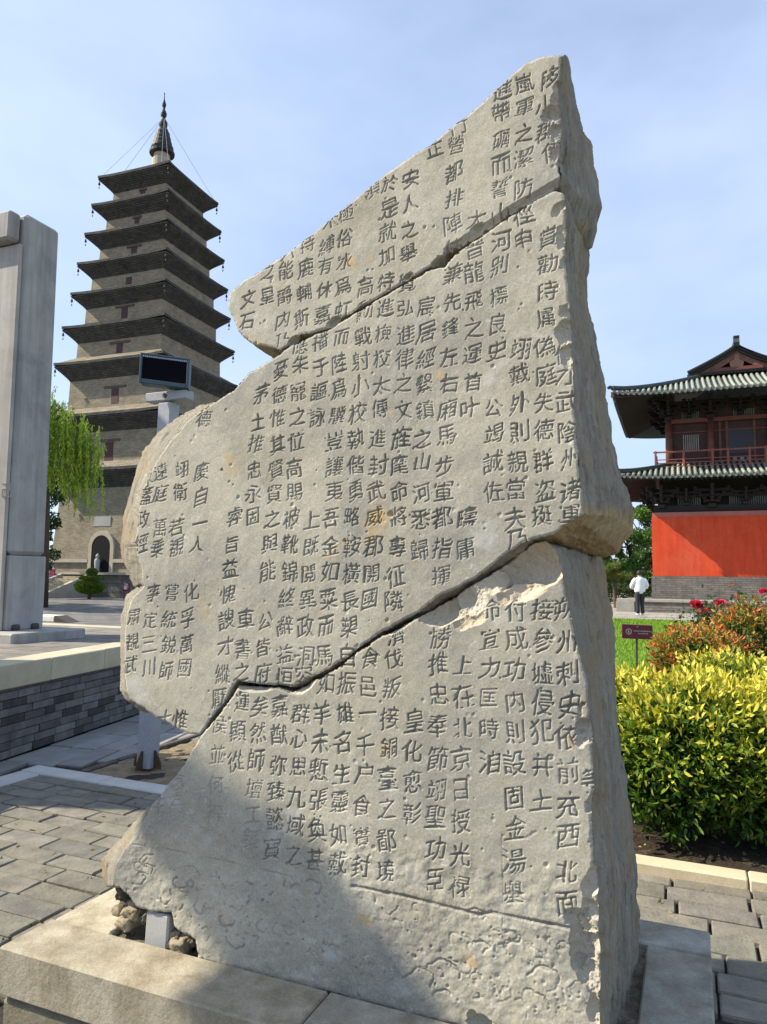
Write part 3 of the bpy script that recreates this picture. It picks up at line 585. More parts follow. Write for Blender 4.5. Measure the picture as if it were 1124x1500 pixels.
def fragment(name, ctrl, T, seed, label):
    F, M, B, nr, OC = densify(ctrl, T, seed=seed)
    msk = inside(F[:, [0, 2]])
    ring = np.zeros((NY, NX), np.float32); cur = msk.copy(); NR = 6
    for k in range(NR):
        er = cur & np.roll(cur, 1, 0) & np.roll(cur, -1, 0) & np.roll(cur, 1, 1) & np.roll(cur, -1, 1)
        ring[cur & ~er] = 1-k/NR; cur = er
    dep, wear = RELIEF[name]
    D = dep+ring**2*.0036*(1+.8*wearn)                # softened arris
    if name == 'upper_fragment':                     # the bevelled break along the right of the upper crack
        cur = msk.copy(); r2 = np.zeros((NY, NX), np.float32)
        for k in range(17):
            er = cur & np.roll(cur, -1, 0) & np.roll(cur, 1, 0); r2[cur & ~er] = 1-k/17; cur = er
        pa, pb = onface(640, 385), onface(815, 262); ln = pa[1]+(GS-pa[0])*(pb[1]-pa[1])/(pb[0]-pa[0])
        zone = (np.abs(GW-ln) < .07) & (GS > pa[0]); D = D+np.where(zone, np.clip(r2*1.6, 0, 1)*.014, 0)
    cell = msk[:-1, :-1] & msk[1:, :-1] & msk[:-1, 1:] & msk[1:, 1:]
    idx = -np.ones((NY, NX), np.int64); used = np.zeros((NY, NX), bool)
    for a, b in ((0, 0), (1, 0), (0, 1), (1, 1)): used[a:NY-1+a, b:NX-1+b] |= cell
    idx[used] = np.arange(used.sum())
    s = GS[used].copy(); w = GW[used].copy(); d = D[used]
    cn = np.zeros((NY, NX), int)
    for a, b in ((0, 0), (1, 0), (0, 1), (1, 1)): cn[a:NY-1+a, b:NX-1+b] += cell
    bi = np.where(cn[used] < 4)[0]
    for c0 in range(0, len(bi), 800):
        q = bi[c0:c0+800]; dd = (s[q][:, None]-F[None, :, 0])**2+(w[q][:, None]-F[None, :, 2])**2
        k = dd.argmin(1); ok = dd[np.arange(len(q)), k] < (.006)**2; s[q[ok]] = F[k[ok], 0]; w[q[ok]] = F[k[ok], 2]
    jj, ii = np.where(cell)
    faces = np.stack([idx[jj, ii], idx[jj, ii+1], idx[jj+1, ii+1], idx[jj+1, ii]], 1)
    fr = obj(name, fw(s, d, w), faces, FACE, stele, smooth=True)
    set_col(fr, wear[used], 'wear'); fr['label'] = label
    # broken sides: rings from the face back to the rear
    tt = np.concatenate([[0, .006, .015, .03], np.linspace(.05, 1, 44)])
    V = []; n = len(F)
    ji = np.clip(np.searchsorted(gw, F[:, 2]), 0, NY-1); ix = np.clip(np.searchsorted(gs, F[:, 0]), 0, NX-1)
    d0 = np.clip(D[ji, ix], .002, .05)
    for x in tt:
        P = np.where(x < .3, F+(M-F)*min(x/.3, 1), M+(B-M)*max(0, (x-.3)/.7))
        P = P.copy(); P[:, 1] += d0*max(0, 1-x*4)
        amp = .010*min(1, x/.10)
        q = P*[9, 6, 5]
        P[:, [0, 2]] += (nr*(fbm(q, 4, seed+30)*amp*1.3+(.35-np.abs(fbm(P*[48, 30, 15], 4, seed+40)))*amp*2.0)[:, None])[:, [0, 2]]
        V.append(P)
    V = np.array(V).reshape(-1, 3); k = len(tt)
    a = (np.arange(k-1)[:, None]*n+np.arange(n)[None]).ravel(); b = (np.arange(k-1)[:, None]*n+(np.arange(n)[None]+1) % n).ravel()
    fc = np.stack([a, b, b+n, a+n], 1)
    side = obj('broken_side', fw(V[:, 0], V[:, 1], V[:, 2]), fc, BROKEN, Part(fr, stele), smooth=False)
    oc = np.clip(np.tile(OC, k)*1.3+.35*fbm(V*8, 3, seed)-.1, 0, 1)*np.tile(OC > .02, k); set_col(side, np.stack([oc, oc*0, oc*0], 1), 'wear')
    Bq = V[-n:]; st = max(1, n//260); Bq = Bq[::st]
    back = obj('rough_back', fw(Bq[:, 0], Bq[:, 1]-.001, Bq[:, 2]), [tuple(range(len(Bq)))], BROKEN, Part(fr, stele))
    bm = bmesh.new(); bm.from_mesh(back.data); bmesh.ops.triangulate(bm, faces=bm.faces, ngon_method='EAR_CLIP'); bm.to_mesh(back.data); bm.free()
    for o in (side, back): o.data.transform(Matrix.Identity(4)); o.parent = fr
    return fr
fragment('upper_fragment', UPPER, .45, 41, 'topmost piece rising to a point at the right')
fragment('middle_fragment', MID, .50, 51, 'wide middle piece overhanging at the left')
fragment('lower_fragment', LOWER, .60, 61, 'bottom piece with worn cloud carving along its foot')

# ================================================================ the plinth it stands on
STN = stone('limestone', (.28, .262, .205), (.44, .41, .335), 7, .85, 45, .6, .007, tone=True, c3=(.40, .385, .32), streak=(9, .35, (.66, .62, .56)))
MORTAR = stone('mortar', (.09, .08, .06), (.30, .265, .20), 26, .95, 45, 1.0, .03, c3=(.36, .31, .21))
def pl(s, t, z): return np.array([P0[0], P0[1], 0])+s*US+t*VS+np.array([0, 0, z])
plinth = Root('stone_plinth', pl(-.3, .3, 0), 'low stone plinth of large pale slabs carrying the broken slab', 'plinth')
def slab(name, s0, s1, t0, t1, z0, z1, mat, root, tone=(1, 1, 1), bev=.006, gap=.002):
    b = MB(); b.box(pl((s0+s1)/2, (t0+t1)/2, (z0+z1)/2), US*((s1-s0)/2-gap), VS*((t1-t0)/2-gap), ZT*(z1-z0)/2, bev, tone); return b.build(name, mat, root)
for i, (a, c, tn) in enumerate([(-1.46, -.335, (1, .97, .9)), (-.335, .73, (.93, .95, .95))]): slab('cap_slab', a, c, -.235, -.012, HP-.152, HP, STN, plinth, tn)
slab('cap_slab', .525, .73, -.012, .686, HP-.152, HP-.002, STN, plinth, (.86, .9, .92)); slab('cap_slab', .36, .73, .686, .875, HP-.152, HP, STN, plinth, (.84, .9, .95))
slab('cap_slab', -1.46, -1.19, -.012, .875, HP-.152, HP-.003, STN, plinth, (1.3, 1.27, 1.18), .008, .005); slab('cap_slab', -1.19, .36, .686, .875, HP-.152, HP-.001, STN, plinth, (.95, .95, .92))
slab('base_course', -1.45, .72, -.222, .865, 0, HP-.166, stone('base_stone', (.15, .13, .09), (.26, .23, .165), 6, .9, 40, .6, .01), plinth, None, .012)
def rubble(name, s0, s1, t0, t1, z, amp, mat, root, sc=14, n=90):
    a = np.linspace(s0, s1, n); c = np.linspace(t0, t1, max(12, int(n*(t1-t0)/(s1-s0)))); A, C = np.meshgrid(a, c)
    p = np.stack([A.ravel(), C.ravel(), np.zeros(A.size)], 1); h = fbm(p*sc, 5, 77)*amp
    v = np.array([pl(x, y, z+k) for x, y, k in zip(A.ravel(), C.ravel(), h)]); m_ = len(a)
    f = [(j*m_+i, j*m_+i+1, (j+1)*m_+i+1, (j+1)*m_+i) for j in range(len(c)-1) for i in range(m_-1)]
    return obj(name, v, f, mat, root, True)
rubble('mortar_bed', -1.195, .53, -.014, .69, HP-.022, .02, MORTAR, plinth, 22, 130)
# rough mortar and stone packing where the foot of the slab is broken away
def rock(name, c, rx, ry, rz, seed, mat, parent=None, amp=.28, sub=3, flat=.6):
    bm = bmesh.new(); bmesh.ops.create_icosphere(bm, subdivisions=sub, radius=1)
    v = np.array([q.co[:] for q in bm.verts]); f = [tuple(w.index for w in q.verts) for q in bm.faces]; bm.free()
    v = np.sign(v)*np.abs(v)**flat; v = v*(1+amp*fbm(v*1.6+seed, 4, seed))[:, None]
    v = c+np.outer(v[:, 0]*rx, US)+np.outer(v[:, 1]*ry, VS)+np.outer(v[:, 2]*rz, ZT); return obj(name, v, np.array(f), mat, parent, False)
RUBB = stone('rubble_stone', (.22, .18, .11), (.44, .38, .27), 22, .95, 60, .9, .012, c3=(.42, .30, .13))
aa = np.linspace(0, 1, 90); A_, C_ = np.meshgrid(aa, aa); c0_, c1_ = onface(150, 1415, .05), onface(300, 1285, .05)
sg_ = c0_[0]+(c1_[0]-c0_[0])*A_.ravel(); wg_ = -.04+(c1_[1]+.04)*C_.ravel()
dg_ = .058-.05*fbm(np.stack([sg_*26, wg_*26, sg_*0], 1), 4, 19)-.02*fbm(np.stack([sg_*80, wg_*80, sg_*0], 1), 3, 29)+.10*np.clip(.06-(sg_-c0_[0]), 0, 1)*8
obj('packing_mortar', fw(sg_, dg_, wg_), [(j*90+i, j*90+i+1, (j+1)*90+i+1, (j+1)*90+i) for j in range(89) for i in range(89)], MORTAR, plinth, False)
RNG = np.random.default_rng(12)
for i in range(26):
    px, py = RNG.uniform(160, 284), RNG.uniform(1312, 1398)
    if py < 1300+(px-160)*.62 or py > 1350+(px-160)*.40 or 205 < px < 252: continue
    p = onface(px, py, .05); r_ = RNG.uniform(.010, .024); rock('packing_stone', fw(p[0], RNG.uniform(.035, .065), p[1]), r_*1.3, r_, r_, i, (RUBB, MORTAR)[i % 2], plinth, .5, 3, .55)
for px, py, dd, rx, rz, lb in [(188,1350,.045,.034,.021,'lower ochre rubble stone wedged under the left corner of the broken slab'),(198,1334,.06,.036,.022,'upper buff rubble stone wedged under the left corner of the broken slab'),(268,1383,.04,.030,.027,'pale lumpy rubble stone wedged right of the smooth grey block under the slab')]:
    p = onface(px, py, dd); o = rock('rubble_stone', fw(p[0], dd, p[1]), rx, .04, rz, int(px), RUBB, None, .42, 4, .5); tag(o, lb, 'stone', 'stones packed under the slab'); base_at(o, fw(p[0], dd, p[1]-rz))
c1, c2 = onface(211, 1379, .01), onface(247, 1345, .01)
b = MB(); b.box(fw((c1[0]+c2[0])/2, .06, (c1[1]+c2[1])/2-.005), US*abs(c2[0]-c1[0])/2, NS*.05, WS*(abs(c2[1]-c1[1])/2+.012), .006)
o = b.build('support_block', stone('cut_stone', (.36, .36, .345), (.44, .44, .42), 8, .8, 80, .2, .003)); tag(o, 'smooth grey stone block propping the broken lower left corner of the slab', 'block'); base_at(o, fw((c1[0]+c2[0])/2, .06, c1[1]-.02))
# ================================================================ ground, paving, kerbs
def quad(name, pts, mat, z=None, kind='structure'):
    o = obj(name, [tuple(p) for p in pts], [tuple(range(len(pts)))], mat); o['kind'] = kind; return o
quad('ground', [(-1400, -1400, -.05), (1400, -1400, -.05), (1400, 1400, -.05), (-1400, 1400, -.05)], stone('earth', (.16, .14, .10), (.26, .23, .18), 2, .95, 20, .5, .02))
JOINT = stone('joint_soil', (.022, .020, .017), (.06, .052, .042), 20, .95, 60, .8, .02)
def PT(s, t, z=0.): return np.array([0., 0., 0.])+np.array([P0[0], P0[1], 0])+s*US+t*VS+np.array([0, 0, z])
quad('paving_bed', [PT(-5.2, -4, -.022), PT(6, -4, -.022), PT(6, 2.3, -.022), PT(-5.2, 2.3, -.022)], JOINT)
PAVE = stone('grey_paver', (.130, .123, .103), (.245, .232, .194), 9, .88, 50, .8, .011, tone=True, c3=(.25, .235, .185))
def pavers(name, s0, s1, t0, t1, L_, Wd, mat, skip=None, frame=PT, z=0., jit=.004, gap=.005, cols=None, ang=0.):
    b = MB(); row = 0; t = t0
    ca, sa = math.cos(ang), math.sin(ang)
    while t < t1:
        s = s0-L_*(.5 if row % 2 else 0)-RNG.uniform(0, .03)
        while s < s1:
            l = L_*RNG.uniform(.96, 1.03)
            if RNG.random() < .06: l *= .5
            cx, cy = s+l/2, t+Wd/2
            if s0-.2 < cx < s1 and not (skip and skip(cx, cy)):
                g = gap*RNG.uniform(.7, 1.8); a = RNG.normal(0, .006)
                x = frame(1, 0)-frame(0, 0); y = frame(0, 1)-frame(0, 0)
                ux, uy = x*math.cos(a)+y*math.sin(a), y*math.cos(a)-x*math.sin(a)
                zz = z+RNG.normal(0, jit*.5); tx, ty = RNG.normal(0, .006, 2)
                k = RNG.uniform(.84, 1.12); c = np.array([k*RNG.uniform(.97, 1.04), k, k*RNG.uniform(.93, 1.03)])
                if cols: c = c*cols
                b.box(frame(cx, cy, zz-.02), ux*(l/2-g)+ZT*tx*l/2, uy*(Wd/2-g)+ZT*ty*Wd/2, ZT*.02, .006, c, .0012)
            s += l
        t += Wd; row += 1
    return struct(b.build(name, mat))
inpl = lambda s, t: -1.50 < s < .77 and -.28 < t < .92
pavers('paving', -3.9, 5.2, -3.2, 2.06, .36, .157, PAVE, lambda s, t: inpl(s, t) or s > 4.4)
CREAM = stone('kerb_stone', (.50, .43, .28), (.64, .56, .40), 5, .8, 60, .4, .004)
WHITE = stone('white_kerb_stone', (.42, .415, .40), (.55, .54, .51), 5, .8, 60, .3, .004)
def strip(name, a, c, w, z0, z1, mat, n, tilt=.01, lab=None, kind='structure'):
    a = np.asarray(a); c = np.asarray(c); d = c-a; L_ = np.linalg.norm(d); d = d/L_; y = np.cross(ZT, d); b = MB()
    for i in range(n):
        l = L_/n; k = RNG.uniform(.9, 1.05)
        b.box(a+d*(i+.5)*l+ZT*((z0+z1)/2+RNG.normal(0, .0015)), d*(l/2-.003), y*w/2+ZT*RNG.normal(0, .001), ZT*(z1-z0)/2, .008, (k, k, k), .001)
    o = b.build(name, mat); o['kind'] = kind; return o
strip('kerb', PT(-4.08, 2.19), PT(-1.0, 2.19), .17, -.05, .015, WHITE, 4)
strip('kerb', PT(-3.97, 2.10), PT(-3.97, -3.2), .2, -.05, .013, WHITE, 6)
strip('kerb', PT(-.5, 2.145), PT(5.2, 2.145), .13, -.05, .055, CREAM, 8)
SOIL = stone('garden_soil', (.030, .022, .015), (.085, .062, .042), 16, .97, 50, 1.0, .05, c3=(.20, .15, .09))
SAND = stone('sandy_soil', (.17, .135, .085), (.33, .265, .165), 9, .95, 50, .9, .03, c3=(.42, .33, .19))
def bed(name, s0, s1, t0, t1, z, amp, mat, n=110):
    o = rubble(name, s0, s1, t0, t1, z, amp, mat, None, 4, n); o['kind'] = 'structure'; return o
bed('planting_bed', .3, 6.5, 2.215, 5.2, .03, .05, SOIL, 150)
bed('planting_bed', -3.62, -.4, 2.285, 7.5, -.012, .035, SAND, 130)
# path of bluish slabs along the terrace
A0 = gz(0, 1115); A1 = gz(205, 1045); TD = (A1-A0)/np.linalg.norm(A1-A0); TN = np.array([TD[1], -TD[0], 0.])    # along the terrace wall; TN towards the path
def TF(s, t, z=0.): return A0+TD*s+TN*t+np.array([0, 0, z])
quad('path_bed', [TF(-6, -.2, -.021), TF(7.5, -.2, -.021), TF(7.5, 2.2, -.021), TF(-6, 1.2, -.021)], JOINT)
BLUE = stone('path_slab', (.20, .205, .205), (.29, .29, .28), 6, .85, 50, .4, .006, tone=True)
e0 = gz(130, 1128); e1 = gz(290, 1075)
def off_path(s, t):
    p = TF(s, t); q = p-np.array([P0[0], P0[1], 0]); a, c = q@US, q@VS
    return (a > -3.70 and c > 2.05) or (a > -4.12 and c < 2.3)
pavers('path', -5, 7.4, .02, 2.0, .56, .235, BLUE, off_path, TF, 0., .004, .006)
strip('kerb', PT(-3.66, 2.32), PT(-3.70, 7.4), .055, -.05, .012, stone('edge_brick', (.06, .05, .04), (.14, .115, .09), 8, .9, 40, .7, .01), 14)

# ================================================================ raised terrace with its grey brick wall
ZTER = .77
terr = Root('brick_terrace', TF(2, 0), 'raised paved terrace with a dark grey brick wall and pale stone coping', 'terrace')
BR = stone('grey_brick', (.085, .085, .083), (.185, .182, .172), 9, .92, 60, .7, .008, tone=True)
b = MB(); row = 0; z = .0; bh = .068
while z < .565:
    s = -6-(.14 if row % 2 else 0)
    while s < 4.6:
        l = .285*RNG.uniform(.95, 1.05)*(.5 if RNG.random() < .12 else 1)
        k = RNG.choice([.42, .7, .9, 1.05, 1.2, 1.4], p=[.16, .18, .22, .20, .13, .11]); c = np.array([k*1.02, k, k*RNG.uniform(.96, 1.05)])
        b.box(TF(s+l/2, -.05+RNG.normal(0, .0025), z+bh/2), TD*(l/2-.0035), TN*.05, ZT*(min(bh, .57-z)/2-.003), .003, c, .0008); s += l
    z += bh; row += 1
b.build('brick_wall', BR, terr)
b = MB(); b.box(TF(-.7, -.07, .283), TD*5.3, TN*.045, ZT*.283); b.build('mortar_core', stone('wall_mortar', (.10, .10, .10), (.2, .2, .19), 20, .95), terr)
b = MB(); s = -6
COPE = stone('coping_stone', (.40, .365, .27), (.52, .475, .36), 5, .85, 60, .35, .005, tone=True)
for i in range(13):
    l = .82; k = RNG.uniform(.93, 1.05); b.box(TF(s+l/2, -.14, .67), TD*(l/2-.002), TN*.165, ZT*.1, .008, (k, k, k*.97), .001); s += l
b.build('coping', COPE, terr)
far = gz(178, 922, ZTER)+VT*.25; FD = -UT; L0 = TF(-6, -.28, ZTER-.006); L1 = TF(((far-TF(0, -.28))@VT)/(TD@VT), -.28, ZTER-.006)
lf = [L0, L1, L1+FD*14+TD*.0, L0+FD*14]
TERT = brickmat('terrace_paving', (.215, .205, .18), (.30, .285, .25), (.09, .085, .075), .6, .3, .008, .9, .5)
obj('paving_top', [tuple(p) for p in lf], [(0, 1, 2, 3)], TERT, terr)
b = MB(); b.box(L1+FD*7+TD*.11-ZT*.094, FD*7, np.cross(ZT, FD)*.12, ZT*.1, .006, (1, 1, 1)); b.build('far_coping', COPE, terr)
b = MB(); b.prism([p*np.array([1, 1, 0])+ZT*.0 for p in lf], ZT*(ZTER-.05)); b.build('terrace_body', stone('terrace_fill', (.1, .1, .1), (.17, .17, .16), 8, .9), terr)

# ================================================================ tall stone frame on the terrace
GR = stone('pillar_granite', (.30, .295, .285), (.40, .39, .37), 3, .8, 70, .3, .004, c3=(.25, .25, .25), tone=True, streak=(7, .06, (.70, .70, .72)))
b0 = gz(8, 931, ZTER+.05); rr = gp(63, 924, b0, UT)
fr_ = Root('stone_gateway', b0*np.array([1, 1, 0])+ZT*ZTER, 'massive grey stone frame of post and lintel standing on the terrace', 'stone frame')
def FP(s, t, z): return np.array([b0[0], b0[1], 0])+UT*s+VT*t+ZT*z
dpt = (rr-b0)@VT; zt_ = gp(35, 310, b0+0*VT, UT)[2]; zb_ = gp(86, 331, b0, UT)[2]
ztop = gp(60, 318, b0, UT)[2]
def taperbox(mb, s0, s1, t0, t1, z0, z1, tp, bev, col):
    c = lambda q: FP(*q)
    mb.box(FP((s0+s1)/2, (t0+t1)/2, (z0+z1)/2), UT*(s1-s0)/2, VT*(t1-t0)/2, ZT*(z1-z0)/2, bev, col)
    if tp:
        k = len(mb.v)-24
        for i in range(k, len(mb.v)):
            h = (mb.v[i][2]-z0)/(z1-z0); mb.v[i] = mb.v[i]+UT*(-tp[0]*h)+VT*(tp[1]*h)
b = MB(); taperbox(b, -.62, 0, 0, dpt, ZTER+.10, 1.72, None, .012, (1.02, 1.02, 1.02)); taperbox(b, -.62, 0, .002, dpt-.002, 1.724, ztop, (.05, .0), .05, (1, 1, 1)); b.build('post', GR, fr_)
zl0 = gy(12, 352, FP(0, -.05, 0)[1])[2]; zl1 = gy(4, 292, FP(0, -.05, 0)[1])[2]
b = MB(); taperbox(b, -3.6, -.12, -.17, -.004, zl0, ztop-.03, None, .03, (1.02, 1.0, .97)); b.build('lintel', GR, fr_)
b = MB(); taperbox(b, -3.3, -.04, -.055, -.004, ZTER+.10, zl0-.02, (.03, 0), .012, (1.22, 1.2, 1.13)); panel = b.build('inscribed_panel', GR, fr_)
b = MB(); taperbox(b, -3.9, .42, -.28, dpt+.25, ZTER-.03, ZTER+.10, None, .015, (1.05, 1.04, 1)); b.build('plinth', GR, fr_)
for q in (.12, dpt*.75):
    rock('anchor_stub', FP(.015, q, ZTER+.13), .03, .05, .04, 8, plain('dark_iron', (.05, .045, .045), .7), fr_, .2, 2)
pc = Part(panel, fr_)
def textmesh(body, origin, xdir, ydir, size, mat, name, parent, ext=.002, align='CENTER', spacing=1.0):
    cu = bpy.data.curves.new('lettering', 'FONT'); cu.body = body; cu.align_x = align; cu.align_y = 'CENTER'; cu.size = size; cu.space_line = spacing
    o = bpy.data.objects.new('lettering', cu); SC.collection.objects.link(o); ev = o.evaluated_get(bpy.context.evaluated_depsgraph_get()); me = ev.to_mesh()
    n = np.cross(xdir, ydir); v = np.array([origin+xdir*q.co.x+ydir*q.co.y+n*ext for q in me.vertices]); f = [tuple(p.vertices) for p in me.polygons]; ev.to_mesh_clear()
    bpy.data.objects.remove(o); bpy.data.curves.remove(cu)
    r = obj(name, v, f, mat, parent)
    return r
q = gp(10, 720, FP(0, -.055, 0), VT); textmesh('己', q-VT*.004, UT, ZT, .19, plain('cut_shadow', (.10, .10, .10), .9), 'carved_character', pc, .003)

# white floor lamp housing on the terrace behind the frame
lb = gz(88, 911, ZTER); fl = Root('floor_lamp', lb, 'white low lamp housing lying on the terrace beside the stone frame', 'lamp')
b = MB(); b.box(lb+ZT*.05-UT*.20, UT*.20, VT*.12, ZT*.05, .01); b.build('housing', plain('white_paint', (.75, .75, .73), .5), fl)
b = MB(); b.prism([lb+UT*.01+VT*-.12+ZT*.0, lb+UT*.30-VT*.12, lb+UT*.01-VT*.12+ZT*.10], VT*.24); b.build('bracket', plain('bracket_dark', (.06, .045, .035), .7), fl)

# ================================================================ lamp post with flood lamp
pb = gz(216, 1124); yy_ = pb[1]; pt_ = gy(248, 592, yy_)
post = Root('flood_lamp_post', pb, 'white square post with T crossbar and tilted dark flood lamp in the sandy bed', 'lamp post')
PW = stone('post_paint', (.30, .32, .36), (.39, .41, .44), 3, .55, 30, .1, .002)
ax = (pt_-pb); hw = .062
b = MB(); b.box(pb+ax*.5, UT*hw, VT*hw, ax*.5, .006); b.build('post', PW, post)
b = MB(); b.box(pb+ax*(1.02), UT*.205, VT*hw*.9, ZT*.037, .006); b.build('crossbar', PW, post)
RUST = stone('rusty_iron', (.05, .035, .025), (.14, .085, .05), 20, .9, 60, .6, .006)
for sx_, ty in ((-1, 0), (1, 0), (0, -1), (0, 1)):
    dv = UT*sx_+VT*ty; c = pb+dv*(hw+.0); sd = np.cross(ZT, dv)*.006
    b = MB(); b.prism([c-sd, c+dv*.07-sd, c+dv*.065+ZT*.05-sd, c+dv*.02+ZT*.13-sd, c+ZT*.14-sd], sd*2); b.build('gusset', RUST, post)
for zz in (.45, .75): b = MB(); b.tube([pb+ax*(zz/ax[2])-VT*(hw+.008), pb+ax*(zz/ax[2])-VT*hw], .012, 8); b.build('bolt', RUST, post)
c00, c10, c11, c01 = [gy(x, y, yy_-d) for x, y, d in ((206, 517, .10), (279, 526, .10), (276, 570, .14), (204, 560, .14))]
fc = (c00+c10+c11+c01)/4; fx = (c10+c11-c00-c01)/4; fy = (c00+c10-c11-c01)/4; fn = np.cross(fx, fy); fn /= np.linalg.norm(fn)
glass_blk = plain('lamp_glass_black', (.004, .004, .007), .8, 0, .1, bstr=0); glass_blk.node_tree.nodes['Principled BSDF'].inputs['Specular IOR Level'].default_value = .04
LB = plain('lamp_body', (.016, .045, .06), .45, .0, .2)
lamp = None
b = MB(); b.box(fc-fn*.045, fx*.98, fy*.98, fn*.035, .006)
for s_ in (-1, 1): b.box(fc+fx*s_*.95, fx*.05, fy, fn*.012, .003); b.box(fc+fy*s_*(.94 if s_ > 0 else .86), fx*.9, fy*(.06 if s_ > 0 else .14), fn*.012, .003)
body = b.build('lamp_head', LB, post); bp_ = Part(body, post)
b = MB(); b.box(fc-fn*.004+fy*.06, fx*.88, fy*.72, fn*.006, .002); b.build('lamp_glass', glass_blk, bp_)
b = MB()
for i in range(22): b.box(fc+fn*.006+fx*(-.86+1.72*i/21)+fy*.80, fx*.022, fy*.05, fn*.004)
b.build('led_row', plain('led_strip', (.35, .45, .55), .4), bp_)
b = MB(); e = gy(247, 590, yy_-.03); f_ = gy(266, 570, yy_-.09); b.tube([pb+ax*1.03-VT*.03+ZT*.03, (e+f_)/2+ZT*.0, f_], .011, 8); b.tube([f_-fx*.1, f_+fx*.1], .012, 8); b.build('lamp_bracket', plain('bracket_iron', (.06, .055, .05), .6), post)
b = MB(); b.tube([pb+ax*1.02-VT*(hw+.004)+UT*-.002, pb+ax*1.02-VT*(hw-.01)+UT*-.002], .02, 10); b.build('junction_knob', RUST, post)

# an unseen second stone gateway left of the frame, shaped to throw this shade: the shade on the paving and the band across the foot of the slab are its shadow
SG = -7.0
gw2 = Root('stone_gateway', PT(SG, -1, ZTER), 'unseen stone gateway outside the left edge, nearer than the tall inscribed one', 'stone gate')
def gbox(name, t0, t1, z0, z1, w=.22, bev=.02): b = MB(); b.box(PT(SG-w, (t0+t1)/2, (z0+z1)/2), UT*w, VT*(t1-t0)/2, ZT*(z1-z0)/2, bev, (1, 1, 1)); b.build(name, GR, gw2)
gbox('post', .26, 1.62, ZTER-.02, 6.05); gbox('post', -4.4, -3.5, ZTER-.02, 6.05)
b = MB(); b.prism([PT(SG-.14, t, z) for t, z in ((1.7, 6.10), (1.7, 6.20), (-1.86, 6.20), (-2.02, 6.40), (-2.25, 6.68), (-3.3, 6.75), (-4.6, 6.75), (-4.6, 6.10))], UT*.14); b.v = list(b.v); b.build('lintel', GR, gw2)
# ================================================================ brick pagoda
PY = 58.; PX = -19.38; PP = R(20.36)
PU = np.array([math.cos(PP), -math.sin(PP), 0]); PV = np.array([math.sin(PP), math.cos(PP), 0])
def PG(a, c, z): return np.array([PX+.010*z, PY, 0])+PU*a+PV*c+ZT*z       # the tower leans very slightly
def pgy(px, py, c):                                                      # on the plane c in front of the axis
    q = gp(px, py, np.array([PX, PY, 0])+PV*c, PV)-np.array([PX, PY, 0]); return q@PU, q[2]
pag = Root('brick_pagoda', PG(0, 0, 0), 'tall square brick pagoda of nine dark eaves tapering to a bronze spire', 'pagoda')
PBR = brickmat('pagoda_brick', (.245, .215, .16), (.36, .32, .24), (.25, .225, .175), .36, .085, .012, .92, .6, .5, (.66, .64, .60))
PDK = brickmat('eave_brick', (.085, .086, .082), (.155, .15, .13), (.05, .05, .05), .3, .11, .02, .95, 1.0, .5, (.5, .5, .52))
LEV = [(5.55, 9.35, 4.34, 1.35), (5.38, 13.55, 4.30, 1.25), (5.12, 17.72, 4.22, 1.25), (4.83, 20.71, 3.95, 1.15), (4.50, 23.53, 3.63, 1.1), (4.27, 26.06, 3.41, 1.1), (3.98, 28.60, 3.08, 1.1), (3.71, 31.12, 2.83, 1.1), (3.45, 33.57, 2.55, 1.15)]
def frustum(mb, h0, z0, h1, z1, col=None, caps=False):
    v = [PG(a*h0, c*h0, z0) for a, c in ((-1, -1), (1, -1), (1, 1), (-1, 1))]+[PG(a*h1, c*h1, z1) for a, c in ((-1, -1), (1, -1), (1, 1), (-1, 1))]
    f = [(i, (i+1) % 4, 4+(i+1) % 4, 4+i) for i in range(4)]
    if caps: f += [(3, 2, 1, 0), (4, 5, 6, 7)]
    mb.add(v, f, col)
ZB = 1.5
z = ZB; hb = 4.68; walls = []
WOOD = plain('old_red_wood', (.05, .014, .018), .7); LINT = plain('lintel_wood', (.085, .06, .05), .8)
wins = [(158, 662, .62, 1.5, 2.0), (166, 580, .52, 1.15, 2.0), (172, 513, .45, 1.0, 1.9), (179, 454, .45, .85, 1.75), (185, 407, .42, .75, .0), (192, 363, .42, .6, 1.4), (196, 322, .36, .45, .8), (204, 279, .34, .4, .7)]
